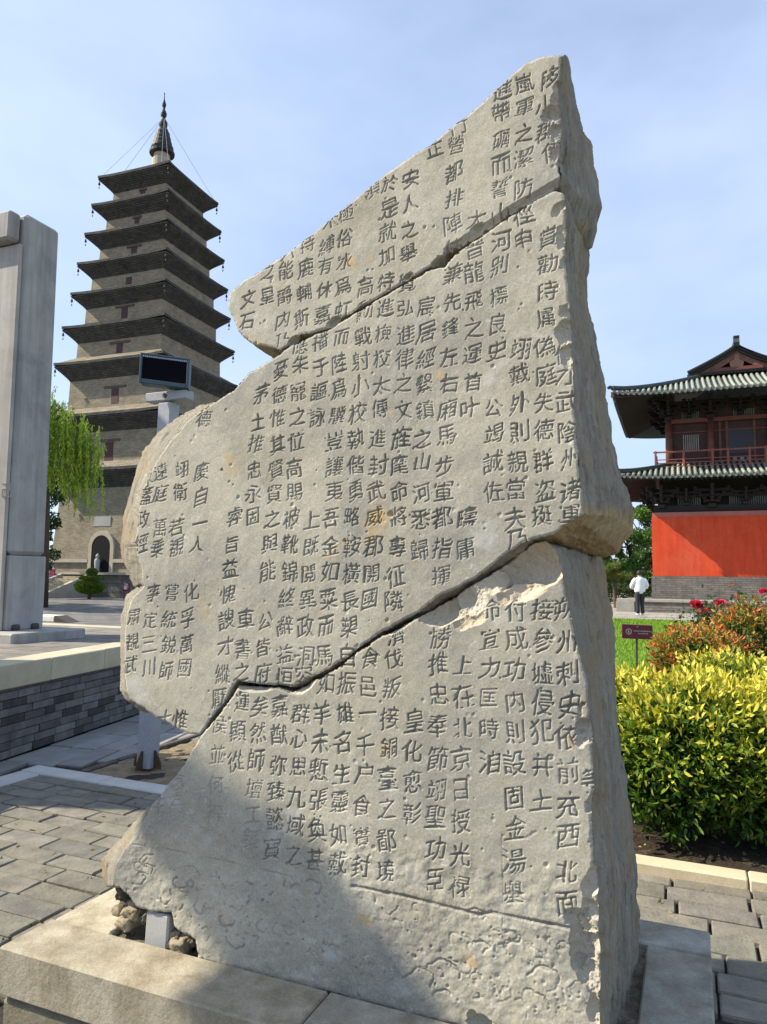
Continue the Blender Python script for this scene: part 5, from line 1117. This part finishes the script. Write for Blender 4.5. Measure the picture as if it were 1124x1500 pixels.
# litter: fallen leaves on the paving and soil, small weeds in the joints
RNG = np.random.default_rng(77)
n = 150; s_ = RNG.uniform(-3.6, 4.0, n); t_ = RNG.uniform(-.9, 2.05, n); ok = ~((s_ > -1.5) & (s_ < .78) & (t_ > -.3) & (t_ < .95)); s_, t_ = s_[ok], t_[ok]
p = np.array([P0[0], P0[1], .006])+np.outer(s_, UT)+np.outer(t_, VT); n1 = len(p)
n2 = 170; p2 = np.array([P0[0], P0[1], .05])+np.outer(RNG.uniform(.4, 3.2, n2), UT)+np.outer(RNG.uniform(2.3, 3.2, n2), VT)
n3 = 120; p3_ = np.array([P0[0], P0[1], .016])+np.outer(RNG.uniform(-3.5, -1.5, n3), UT)+np.outer(RNG.uniform(2.4, 4.5, n3), VT)
pp = np.concatenate([p, p2, p3_]); d = RNG.normal(0, 1, (len(pp), 3))*[1, 1, .12]
tag(leaves('fallen_leaves', pp, d, RNG.uniform(.018, .045, len(pp)), lerpc((.16, .08, .03), (.40, .30, .10), RNG.random(len(pp)))), 'small dry leaves scattered over the paving and soil', 'leaves', kind='stuff')
rows = np.round((RNG.uniform(-1.2, 2.0, 420)+3.2)/.157)*.157-3.2; sw = RNG.uniform(-3.6, 3.5, 420); cl_ = fbm(np.stack([sw*1.1, rows*1.1, sw*0], 1), 3, 3) > .05; ok = cl_ & ~((sw > -1.5) & (sw < .78) & (rows > -.3) & (rows < .95)); sw, rows = sw[ok], rows[ok]
base_ = np.array([P0[0], P0[1], -.008])+np.outer(sw, UT)+np.outer(rows, VT); m7 = np.repeat(base_, 7, axis=0)+RNG.normal(0, .008, (len(base_)*7, 3))*[1, 1, 0]
tag(leaves('joint_weeds', m7, RNG.normal(0, .8, (len(m7), 3))+[0, 0, .6], RNG.uniform(.008, .024, len(m7)), lerpc((.03, .05, .015), (.12, .16, .04), RNG.random(len(m7)))), 'tiny weeds growing in the joints of the grey paving', 'weeds', kind='stuff')
# ================================================================ two storey timber tower on the right
TC = gy(957, 873, 38.)                                 # foot of its near left corner
def TW(s, t, z): return np.array([TC[0], TC[1], 0])+UT*s+VT*t+ZT*z
def tw(px, py, t=0.):
    q = gp(px, py, TW(0, t, 0), VT)-np.array([TC[0], TC[1], 0]); return q@UT, q[2]
hs = lambda px, t=0.: tw(px, 800, t)[0]
hz_ = lambda py, t=0., px=1000: tw(px, py, t)[1]
WID = 2*hs(1095, 0); z0 = TC[2]
tower = Root('timber_tower', TW(WID/2, 3, 0), 'two storey timber tower with grey tiled roofs over a red wall', 'tower')
RED = stone('red_plaster', (.58, .056, .018), (.70, .085, .028), 1.4, .8, 14, .3, .012, c3=(.62, .10, .045), streak=(5, .10, (.86, .82, .82)))
REDP = stone('pink_coping', (.36, .12, .10), (.44, .17, .14), 2, .85)
TBR = brickmat('tower_brick', (.19, .175, .155), (.27, .25, .22), (.13, .12, .11), .5, .11, .012, .9, .6)
DW = plain('dark_red_wood', (.055, .017, .016), .65, 0, .3, 3); DW2 = plain('brown_wood', (.14, .045, .028), .6, 0, .3, 3)
BW = plain('blackened_wood', (.014, .010, .010), .7, 0, .3, 3); GRN = plain('grey_green_lattice', (.16, .185, .17), .7, 0, .2, 4)
TILE = stone('roof_tile', (.20, .225, .19), (.33, .345, .29), 3, .75, 25, .4, .01, tone=True); TILD = plain('dark_tile', (.032, .048, .050), .6, 0, .3, 4)
zb1 = hz_(844); zw = hz_(757); DEP = WID
def ring(mb, s0, t0, s1, t1, za, zb, th, col=None):
    for (a, c, d_, e) in ((s0, s1, t0, t0+th), (s0, s1, t1-th, t1), (s0, s0+th, t0+th, t1-th), (s1-th, s1, t0+th, t1-th)):
        mb.box(TW((a+c)/2, (d_+e)/2, (za+zb)/2), UT*(c-a)/2, VT*(e-d_)/2, ZT*(zb-za)/2, 0, col)
b = MB(); ring(b, -.06, -.06, WID+.06, DEP+.06, z0-.6, zb1, .5); b.build('brick_base', TBR, tower)
b = MB(); ring(b, 0, 0, WID, DEP, zb1, zw, .4); b.build('red_wall', RED, tower)
v = []
b = MB(); zc = hz_(750)
for (a, c, d_, e) in ((0, WID, 0, .35), (0, .35, .35, DEP)):
    b.box(TW((a+c)/2, (d_+e)/2, (zw+zc)/2), UT*((c-a)/2-.03), VT*((e-d_)/2-.03), ZT*(zc-zw)/2)
b.build('wall_coping', REDP, tower)
# lower timber zone: beam, columns, lattice, brackets
LS = [hs(957)+.45, hs(1045, .3), hs(1145, .3), WID-.45]
zl = hz_(700, .3)
b = MB(); b.box(TW(WID/2, .45, hz_(744)), UT*(WID/2-.1), VT*.14, ZT*.16); b.box(TW(WID/2, .5, hz_(724)), UT*(WID/2-.1), VT*.10, ZT*.10); b.box(TW(.45, DEP/2, hz_(744)), UT*.14, VT*(DEP/2-.4), ZT*.16)
b.build('tie_beam', BW, tower)
b = MB(); b.box(TW(WID/2, .95, hz_(722)), UT*(WID/2-.4), VT*.05, ZT*(hz_(690)-hz_(748))/2); b.box(TW(.95, DEP/2, hz_(722)), UT*.05, VT*(DEP/2-1), ZT*(hz_(690)-hz_(748))/2); b.build('back_boarding', BW, tower)
def lattice(name, sA, sB, zA, zB, t, n, mat=GRN):
    b = MB()
    for k in range(n): x = sA+(sB-sA)*(k+.5)/n; b.box(TW(x, t, (zA+zB)/2), UT*(sB-sA)/n*.27, VT*.025, ZT*(zB-zA)/2)
    return b.build(name, mat, tower)
for pa, pb2, n in ((994, 1029, 11), (1070, 1128, 18), (1165, 1200, 11)): lattice('lattice_window', hs(pa, .6), hs(pb2, .6), hz_(742, .6), hz_(729, .6), .62, n)
def bracket(s, t, z, dirs, sc_=1.0, mat=BW):
    """a dougong set: bearing block with arms stepping out"""
    b = MB(); b.box(TW(s, t, z), UT*.2*sc_, VT*.2*sc_, ZT*.12*sc_, .03)
    for lv in range(3):
        zz = z+(.26+.30*lv)*sc_; ln = (.42+.26*lv)*sc_
        b.box(TW(s, t, zz), UT*ln, VT*.08*sc_, ZT*.09*sc_, .02)
        for sg in (-1, 1): b.box(TW(s+sg*ln*.88, t, zz+.15*sc_), UT*.1*sc_, VT*.1*sc_, ZT*.07*sc_, .02)
        for d_ in dirs:
            c = np.array([s, t])+np.array(d_)*ln*.55; b.box(TW(c[0], c[1], zz), (UT*d_[0]+VT*d_[1])*ln*.6, (VT*d_[0]-UT*d_[1])*.08*sc_, ZT*.09*sc_, .02)
            e = np.array([s, t])+np.array(d_)*ln*1.1; b.box(TW(e[0], e[1], zz+.15*sc_), UT*.1*sc_, VT*.1*sc_, ZT*.07*sc_, .02)
    return b.build('bracket_set', mat, tower)
zbr = hz_(741, .3)
for i, s_ in enumerate(LS): bracket(s_, .3, zbr, [(0, -1)]+([(-1, 0), (-.7, -.7)] if i == 0 else []), .95)
bracket((LS[0]+LS[1])/2, .3, zbr+.1, [(0, -1)], .7); bracket((LS[1]+LS[2])/2, .3, zbr+.1, [(0, -1)], .7)
for t_ in (3.0, 6.0): bracket(.3, t_, zbr, [(-1, 0)], .9)
def eave(name, sA, sB, tA, tB, ov, ze, zr, sr, lift, row=.27, rafters=True, tile_end=.16):
    """hipped skirt roof: box sA..sB, tA..tB pushed out by ov at height ze, rising inwards to zr over a depth sr"""
    x0, x1, y0, y1 = sA-ov, sB+ov, tA-ov, tB+ov
    def zedge(u): return ze+lift*abs(2*u-1)**5
    prof = lambda q: (q**1.25)                     # concave slope
    def side(P):                                   # P(u along 0..1, q inwards 0..1)
        return P
    sides = []
    def mk(ax):
        def f(u, q):
            ins = (ov+sr)*q
            if ax == 0: s, t = (x0+ins)+(x1-x0-2*ins)*u, y0+ins
            elif ax == 1: s, t = x0+ins, (y0+ins)+(y1-y0-2*ins)*u
            elif ax == 2: s, t = x1-ins, (y0+ins)+(y1-y0-2*ins)*u
            else: s, t = (x0+ins)+(x1-x0-2*ins)*u, y1-ins
            return s, t, zedge(u)*(1-q)+ze*q+(zr-ze)*prof(q)
        return f
    fs = [mk(0), mk(1), mk(2), mk(3)]
    b = MB(); NU, NQ = 24, 6
    for f in fs:
        g = [TW(*f(i/NU, j/NQ)) for j in range(NQ+1) for i in range(NU+1)]
        fc_ = [(j*(NU+1)+i, j*(NU+1)+i+1, (j+1)*(NU+1)+i+1, (j+1)*(NU+1)+i) for j in range(NQ) for i in range(NU)]
        b.add(g, fc_); b.add([p-ZT*.10 for p in g], fc_)
        e = [TW(*f(i/NU, 0)) for i in range(NU+1)]; b.add(e+[p-ZT*.10 for p in e], [(i, i+1, NU+2+i, NU+1+i) for i in range(NU)])
    roof = b.build(name, TILD, tower); rp_ = Part(roof, tower)
    b = MB()
    for f, ln, x_y in ((fs[0], x1-x0, 0), (fs[1], y1-y0, 1)):
        n = int(ln/row)
        for k in range(n):
            pos = (k+.5)/n
            pts = []
            qm = min(1, min(pos, 1-pos)*ln/(ov+sr))
            for q in np.linspace(0, qm, 6 if qm > .3 else 3):
                ins = (ov+sr)*q; u = (pos*ln-ins)/(ln-2*ins) if ln-2*ins > .01 else .5; s, t, z = f(min(max(u, 0), 1), q)
                pts.append(TW(s, t, z+.035))
            if len(pts) > 1:
                tn = RNG.uniform(.8, 1.15); b.tube(pts, .075, 8, True, (tn, tn, tn*.97))
    for f, ln in ((fs[0], x1-x0), (fs[1], y1-y0)):
        n = int(ln/row)
        for k in range(n+1):                        # drip tiles
            s, t, z = f(k/n, 0); d_ = UT if f is fs[0] else VT; o_ = -VT if f is fs[0] else -UT
            p = TW(s, t, z-.02)+o_*.01; b.prism([p-d_*.08+ZT*.02, p+d_*.08+ZT*.02, p+d_*.05-ZT*.07, p-ZT*.11, p-d_*.05-ZT*.07], o_*.02, (.6, .6, .6))
    b.build('tile_rows', TILE, rp_)
    for cx in (0, 1):                               # hip ridges
        b = MB(); f = fs[0]; pts = [TW(*f(cx, q))+ZT*(.12+.10*(1-q)**3) for q in np.linspace(0, 1, 9)]; b.tube(pts, [.13]*9, 8); e = pts[0]; o_ = (pts[0]-pts[2])/np.linalg.norm(pts[0]-pts[2])
        b.prism([e+ZT*.0, e+o_*.28-ZT*.05, e+o_*.34+ZT*.05, e+o_*.1+ZT*.16], VT*.1); b.build('hip_ridge', TILD, rp_)
    if rafters:
        b = MB()
        for f, ln in ((fs[0], x1-x0), (fs[1], y1-y0)):
            n = int(ln/.24)
            for k in range(1, n):
                pos = k/n; pts = []
                qm = min(.62, min(pos, 1-pos)*ln/(ov+sr))
                for q in (0.03, qm):
                    ins = (ov+sr)*q; u = (pos*ln-ins)/(ln-2*ins); s, t, z = f(min(max(u, 0), 1), q); pts.append(TW(s, t, z-.17))
                if qm > .05: b.tube(pts, .055, 6)
        b.build('rafters', plain('rafter_red', (.014, .007, .006), .7) if 'rafter_red' not in bpy.data.materials else bpy.data.materials['rafter_red'], rp_)
        for cx in (0, 1):
            b = MB(); f = fs[0]; b.tube([TW(*f(cx, .0))-ZT*.2, TW(*f(cx, .6))-ZT*.35], .12, 6); b.build('hip_rafter', DW, rp_)
            p = TW(*f(cx, .03))-ZT*.3; bb = MB(); bb.tube([p+ZT*.2, p-ZT*.05], .01, 4); bb.lathe(p-ZT*.25, [(.07, 0), (.06, .1), (.03, .18), (.01, .2)], 8); bb.build('wind_bell', bpy.data.materials['bell_iron'], rp_)
    return roof
OV = 1.75
ze1 = hz_(697, -OV); zr1 = hz_(686, .6)
eave('lower_roof', 0, WID, 0, DEP, OV-.0, ze1, ze1+1.0, 1.3, .18)
# gallery and upper storey
GI = hs(963, .5); gs0 = GI; gw_ = WID-2*GI; zg = hz_(686.5, .5); zrail = hz_(661, .5)
b = MB(); b.box(TW(WID/2, DEP/2, zg-.14), UT*(gw_/2+.06), VT*(DEP/2-.45), ZT*.13); b.build('gallery_floor', DW2, tower)
b = MB(); px_ = [963.5, 1005, 1048, 1071, 1103, 1127, 1150]
for x in px_: b.box(TW(hs(x, .55), .55, (zg+zrail+.08)/2), UT*.055, VT*.055, ZT*(zrail+.08-zg)/2, .01)
for tt_ in (2.3, 4.2, 6.2): b.box(TW(GI+.02, tt_, (zg+zrail+.08)/2), UT*.055, VT*.055, ZT*(zrail+.08-zg)/2, .01)
for zz in (zrail, zg+(zrail-zg)*.56, zg+(zrail-zg)*.36, zg+(zrail-zg)*.14):
    b.box(TW(WID/2, .55, zz), UT*(gw_/2+(.1 if zz == zrail else 0)), VT*.03, ZT*(.04 if zz == zrail else .022)); b.box(TW(GI+.02, DEP/2, zz), UT*.03, VT*(DEP/2-.6), ZT*(.04 if zz == zrail else .022))
b.build('railing', plain('railing_red', (.22, .065, .04), .55, 0, .25, 4), tower)
UI = 1.7                                              # upper walls set back
cs = [hs(984, UI), hs(1046, UI), WID-hs(1046, UI), WID-hs(984, UI)]
zt2 = hz_(600, UI); zbm = hz_(619, UI)
for i, s_ in enumerate(cs):
    b = MB(); b.tube([TW(s_, UI, zg-.1), TW(s_, UI, (zg+zbm)/2), TW(s_, UI, zbm+.1)], [.20, .195, .17], 14); b.build('column', DW2, tower, True)
    bracket(s_, UI-.05, zbm+.24, [(0, -1)]+([(-1, 0), (-.7, -.7)] if i == 0 else []), .98)
for k in range(3): bracket((cs[k]+cs[k+1])/2, UI-.05, zbm+.34, [(0, -1)], .7)
for t_ in (UI+2.6, UI+5.2):
    b = MB(); b.tube([TW(cs[0], t_, zg-.1), TW(cs[0], t_, zbm+.1)], [.19, .17], 12); b.build('column', DW2, tower, True); bracket(cs[0]-.05, t_, zbm+.24, [(-1, 0)], .95)
b = MB(); b.box(TW(WID/2, UI, zbm+.06), UT*(cs[3]-cs[0])/2, VT*.10, ZT*.11); b.box(TW(cs[0], DEP/2, zbm+.06), UT*.10, VT*(DEP/2-UI), ZT*.11); b.build('tie_beam', DW2, tower)
b = MB(); b.box(TW(WID/2, UI+.22, (zg+zt2)/2), UT*(cs[3]-cs[0])/2, VT*.05, ZT*(zt2-zg)/2+ZT*.5); b.box(TW(cs[0]+.2, DEP/2, (zg+zt2)/2), UT*.05, VT*(DEP/2-UI-.3), ZT*(zt2-zg)/2+ZT*.5); b.build('wall_boarding', DW, tower)
for pa, pb2, n in ((1003, 1030, 9), (1080, 1113, 10), (1150, 1180, 9)): lattice('lattice_window', hs(pa, UI), hs(pb2, UI), hz_(615, UI), hz_(604, UI), UI+.13, n)
lattice('lattice_window', hs(1004, UI), hs(1029, UI), hz_(660, UI), hz_(637, UI), UI+.13, 8, plain('pale_lattice', (.27, .25, .24), .7, 0, .2, 4))
b = MB(); d0_, d1_ = hs(1072, UI), WID-hs(1072, UI); b.box(TW((d0_+d1_)/2, UI+.145, (hz_(667, UI)+hz_(630, UI))/2), UT*(d1_-d0_)/2, VT*.02, ZT*(hz_(630, UI)-hz_(667, UI))/2); b.build('door', plain('dark_blue_door', (.018, .016, .030), .45, 0, .2, bstr=0), tower)
b = MB()
for x in (hs(1060, UI), d0_-.06, d1_+.06): b.box(TW(x, UI+.13, (zg+zbm)/2), UT*.06, VT*.05, ZT*(zbm-zg)/2)
b.box(TW(WID/2, UI+.13, hz_(633, UI)), UT*(cs[3]-cs[0])/2, VT*.035, ZT*.035); b.build('door_frame', DW2, tower)
lattice('door_panel', hs(1076, UI), hs(1108, UI), hz_(679, UI), hz_(672, UI), UI+.11, 3, bpy.data.materials['pale_lattice'])
# upper roof
ze2 = hz_(572, -OV)
skirt = 2.1
zr2 = tw(1040, 553.5, UI+skirt-.2)[1]
eave('upper_roof', 1.0, WID-1.0, 1.0, DEP-1.0, OV+1.0, ze2, ze2+(zr2-ze2)*.98, skirt, .20)
gt = 1.0+skirt                                         # plane of the gable
ga = tw(1095, 512, gt); gl = tw(1012, 553.5, gt)
sc0 = WID/2; hwid = sc0-gl[0]; za, zl_ = ga[1], gl[1]
def gcurve(q): return (1-q)**1.0*0+za-(za-zl_)*(q**.82)    # from apex (0) to foot (1), concave
b = MB(); n = 12
for sg in (-1, 1):                                     # main slopes
    g = [TW(sc0+sg*hwid*1.08*k/n, t_, gcurve(k/n)+.06) for t_ in (gt-.55, DEP-gt+.55) for k in range(n+1)]
    fcs = [(k, k+1, n+2+k, n+1+k) for k in range(n)]; b.add(g, fcs); b.add([p-ZT*.14 for p in g], fcs)
    for t_ in (gt-.55,): b.add([TW(sc0+sg*hwid*1.08*k/n, t_, gcurve(k/n)+.06+dz) for dz in (0, -.14) for k in range(n+1)], fcs)
ur = b.build('gable_roof', TILD, tower); urp = Part(ur, tower)
b = MB()
for sg in (-1, 1):
    pts = [TW(sc0+sg*hwid*1.06*k/n, gt-.42, gcurve(k/n)+.17) for k in range(n+1)]; b.tube(pts, .13, 8)
    pts = [TW(sc0+sg*hwid*1.02*k/n, gt-.62, gcurve(k/n)+.02) for k in range(n+1)]
    for k in range(36):
        q = (k+.5)/36; p = TW(sc0+sg*hwid*1.04*q, gt-.5, gcurve(q)+.07); b.tube([p-VT*.16, p+VT*.3], .06, 6)
b.build('verge_tiles', TILE, urp)
b = MB()
for sg in (-1, 1):                                     # bargeboards
    up = [TW(sc0+sg*hwid*k/n, gt-.36, gcurve(k/n)-.08) for k in range(n+1)]; lo = [p-ZT*.34 for p in up]
    b.add(up+lo+[p+VT*.08 for p in up]+[p+VT*.08 for p in lo], [(k, k+1, n+2+k, n+1+k) for k in range(n)]+[(2*n+2+k, 2*n+3+k, 3*n+4+k, 3*n+3+k) for k in range(n)]+[(n+1+k, n+2+k, 3*n+4+k, 3*n+3+k) for k in range(n)])
b.build('bargeboard', plain('barge_brown', (.17, .075, .05), .65, 0, .25, 4), urp)
b = MB(); b.add([TW(sc0+sg*hwid*.96*k/n, gt, gcurve(k/n)-.1) for sg, ks in ((-1, range(n, -1, -1)), (1, range(1, n+1))) for k in ks], [tuple(range(2*n+1))]); b.build('gable_wall', BW, urp)
b = MB(); c = TW(sc0, gt-.40, za-1.05); b.prism([c+UT*x+ZT*y for x, y in ((-.10, .75), (.10, .75), (.14, .45), (.36, .32), (.30, .0), (.12, -.1), (0, -.38), (-.12, -.1), (-.30, 0), (-.36, .32), (-.14, .45))], VT*.06); b.build('gable_pendant', plain('pendant_wood', (.24, .12, .08), .65), urp)
b = MB(); b.box(TW(sc0, gt-.35, za-1.15), UT*hwid*.55, VT*.08, ZT*.13); b.build('gable_beam', DW2, urp)
b = MB(); b.box(TW(sc0, gt-.5, zl_-.02), UT*hwid*1.02, VT*.16, ZT*.10, .03); b.build('gable_foot_ridge', TILE, urp)
b = MB(); b.box(TW(sc0, DEP/2, za+.22), UT*.16, VT*(DEP/2-gt+.5), ZT*.22, .05); rg_ = b.build('main_ridge', TILD, urp)
b = MB(); c = TW(sc0, gt-.55, za+.05); tip = tw(1095, 491, gt-.55)[1]-za-.05
b.prism([c+VT*y+ZT*z_*tip for y, z_ in ((-.12, 0), (-.22, .35), (-.10, .75), (-.16, 1.0), (.02, .92), (.10, 1.0), (.22, .6), (.55, .35), (.6, 0))], UT*.30); b.v = [p-UT*.15 for p in b.v]; b.build('ridge_ornament', TILD, urp)

# terrace of the tower
tt0 = gy(905, 877, 35.5); TT = Root('tower_terrace', TW(WID/2, -2, 0), 'low grey brick terrace with stone edging in front of the red wall', 'terrace')
zt0 = tt0[2]; q = tt0-np.array([TC[0], TC[1], 0]); sA, tA = q@UT, q@VT
b = MB(); b.box(TW((sA+WID+4)/2, (tA+DEP)/2, (zt0-.12)/2), UT*(WID+4-sA)/2, VT*(DEP-tA)/2, ZT*(zt0-.12)/2); b.build('body', TBR, TT)
b = MB()
x = sA-.05
while x < WID+4: b.box(TW(x+.75, tA+.3, zt0-.055), UT*.745, VT*.36, ZT*.065, .01, (1, 1, 1)); x += 1.5
for x in (sA+.35, sA+5.5): b.box(TW(x, tA-.03, (zt0-.12)/2), UT*.42, VT*.05, ZT*(zt0-.12)/2, .01, (.9, .9, .9))
b.build('edging', stone('edging_stone', (.30, .285, .24), (.40, .38, .32), 3, .85, 30, .4, .006, tone=True), TT)

# ================================================================ the person in white
pf = gy(938.5, 901.5, 30.); K = 30./FPX
def pq(px, py, dy=0.): return gy(px, py, 30.+dy)
person = Root('person', pf, 'person in a loose white shirt and dark trousers walking away along the path', 'person')
def skinned(name, verts, edges, radii, mat, parent, sub=2):
    me = bpy.data.meshes.new(name); me.from_pydata([tuple(v-np.array(parent.location_world)) for v in verts], edges, [])
    o = bpy.data.objects.new(name, me); SC.collection.objects.link(o); o.parent = parent.o
    mo = o.modifiers.new('skin', 'SKIN'); mo.use_smooth_shade = True
    for i, sv in enumerate(me.skin_vertices[0].data): sv.radius = radii[i] if hasattr(radii[i], '__len__') else (radii[i], radii[i]); sv.use_root = i == 0
    ms = o.modifiers.new('sub', 'SUBSURF'); ms.levels = sub; ms.render_levels = sub
    ev = o.evaluated_get(bpy.context.evaluated_depsgraph_get()); m2 = bpy.data.meshes.new_from_object(ev); o.modifiers.clear(); o.data = m2; m2.materials.clear(); m2.materials.append(mat)
    m2.polygons.foreach_set('use_smooth', np.ones(len(m2.polygons), bool)); return o
hgt = (901.5-837)*K; zf = pf[2]
def PB(x, y, z): return pf+np.array([x, y, z*hgt/1.72])
SKIN = plain('skin', (.42, .25, .17), .55, 0, .08, bstr=0)
jv = [PB(0, 0, .93), PB(0, .02, 1.15), PB(0, .02, 1.36), PB(0, .03, 1.46), PB(0, .05, 1.54), PB(0, .06, 1.63),
      PB(-.10, 0, .86), PB(-.10, .03, .48), PB(-.11, -.02, .08), PB(-.11, .10, .03), PB(.10, 0, .86), PB(.10, .10, .49), PB(.09, .02, .08), PB(.09, .16, .03),
      PB(-.19, .02, 1.40), PB(-.25, .08, 1.14), PB(-.13, .24, 1.05), PB(.19, .02, 1.40), PB(.25, .08, 1.14), PB(.13, .24, 1.05)]
je = [(0, 1), (1, 2), (2, 3), (3, 4), (4, 5), (0, 6), (6, 7), (7, 8), (8, 9), (0, 10), (10, 11), (11, 12), (12, 13), (2, 14), (14, 15), (15, 16), (2, 17), (17, 18), (18, 19)]
jr = [.13, .12, .14, .06, .085, .09, .085, .058, .042, .04, .085, .058, .042, .04, .06, .042, .032, .06, .042, .032]
skinned('body', jv, je, jr, SKIN, person)
CLW = plain('white_shirt', (.80, .80, .80), .8, 0, .05); CLD = plain('dark_trousers', (.022, .024, .030), .8)
def loftrings(name, rings, mat, parent, n=18, wob=0.):
    v = []
    for (c, rx, ry) in rings:
        for k in range(n):
            t_ = 2*math.pi*k/n; f = 1+wob*math.sin(3*t_+c[2]*9)+wob*.6*math.sin(5*t_-c[2]*17); v.append(c+np.array([rx*math.cos(t_)*f, ry*math.sin(t_)*f, 0]))
    m_ = len(rings); f_ = [(i*n+k, i*n+(k+1) % n, (i+1)*n+(k+1) % n, (i+1)*n+k) for i in range(m_-1) for k in range(n)]+[tuple(range(n))[::-1], tuple(range((m_-1)*n, m_*n))]
    return obj(name, np.array(v), f_, mat, parent, True)
def sh(z, rx, ry, dx=0): return (PB(dx, .02, z), rx, ry)
loftrings('shirt', [sh(.84, .185, .14), sh(.90, .215, .155), sh(1.0, .225, .16), sh(1.12, .225, .155), sh(1.25, .235, .15), sh(1.36, .235, .14), sh(1.43, .19, .115), sh(1.47, .10, .085), sh(1.49, .07, .07)], CLW, person, 22, .05)
for sg in (-1, 1): b = MB(); b.tube([PB(sg*.17, .02, 1.42), PB(sg*.24, .02, 1.32), PB(sg*.315, .06, 1.16), PB(sg*.30, .12, 1.08), PB(sg*.20, .22, 1.04)], [.07, .085, .085, .075, .055], 12); b.build('sleeve', CLW, person, True)
for sg, kn in ((-1, .03), (1, .10)):
    b = MB(); b.tube([PB(sg*.09, .0, .92), PB(sg*.10, .01, .8), PB(sg*.105, kn, .48), PB(sg*.10, kn*.3, .22), PB(sg*.10, kn*.2-.01, .09)], [.125, .115, .082, .072, .075], 14); b.build('trouser_leg', CLD, person, True)
    b = MB(); b.box(PB(sg*.10, .05+kn*.2, .035), np.array([.045, 0, 0]), np.array([0, .13, 0]), ZT*.035, .02); b.build('shoe', plain('shoe', (.5, .5, .5), .6) if sg < 0 else bpy.data.materials['shoe'], person, True)
b = MB(); b.lathe(PB(0, .05, 1.555), [(.085, 0), (.105, .05), (.108, .11), (.085, .17), (.03, .195)], 14); b.build('hair', plain('black_hair', (.016, .013, .012), .6), person, True)

# far belt of trees closing the horizon
RNG = np.random.default_rng(88)
n = 26000; x_ = RNG.uniform(-75, 85, n); y_ = 96+RNG.normal(0, 2.5, n)+.0012*x_**2; hh_ = 4.6+1.9*fbm(np.stack([x_*.16, x_*0, x_*0], 1), 3, 8)
p = np.stack([x_, y_, RNG.random(n)**.8*hh_], 1); k_ = np.clip(.5+.8*fbm(p*.35, 3, 4), 0, 1)
wb_ = leaves('far_trees', p, RNG.normal(0, 1, (n, 3)), RNG.uniform(.5, 1.0, n), lerpc((.018, .045, .016), (.085, .14, .035), k_), LEAF, None, .6)
tag(wb_, 'far belt of mixed green trees closing the horizon', 'trees', kind='stuff')
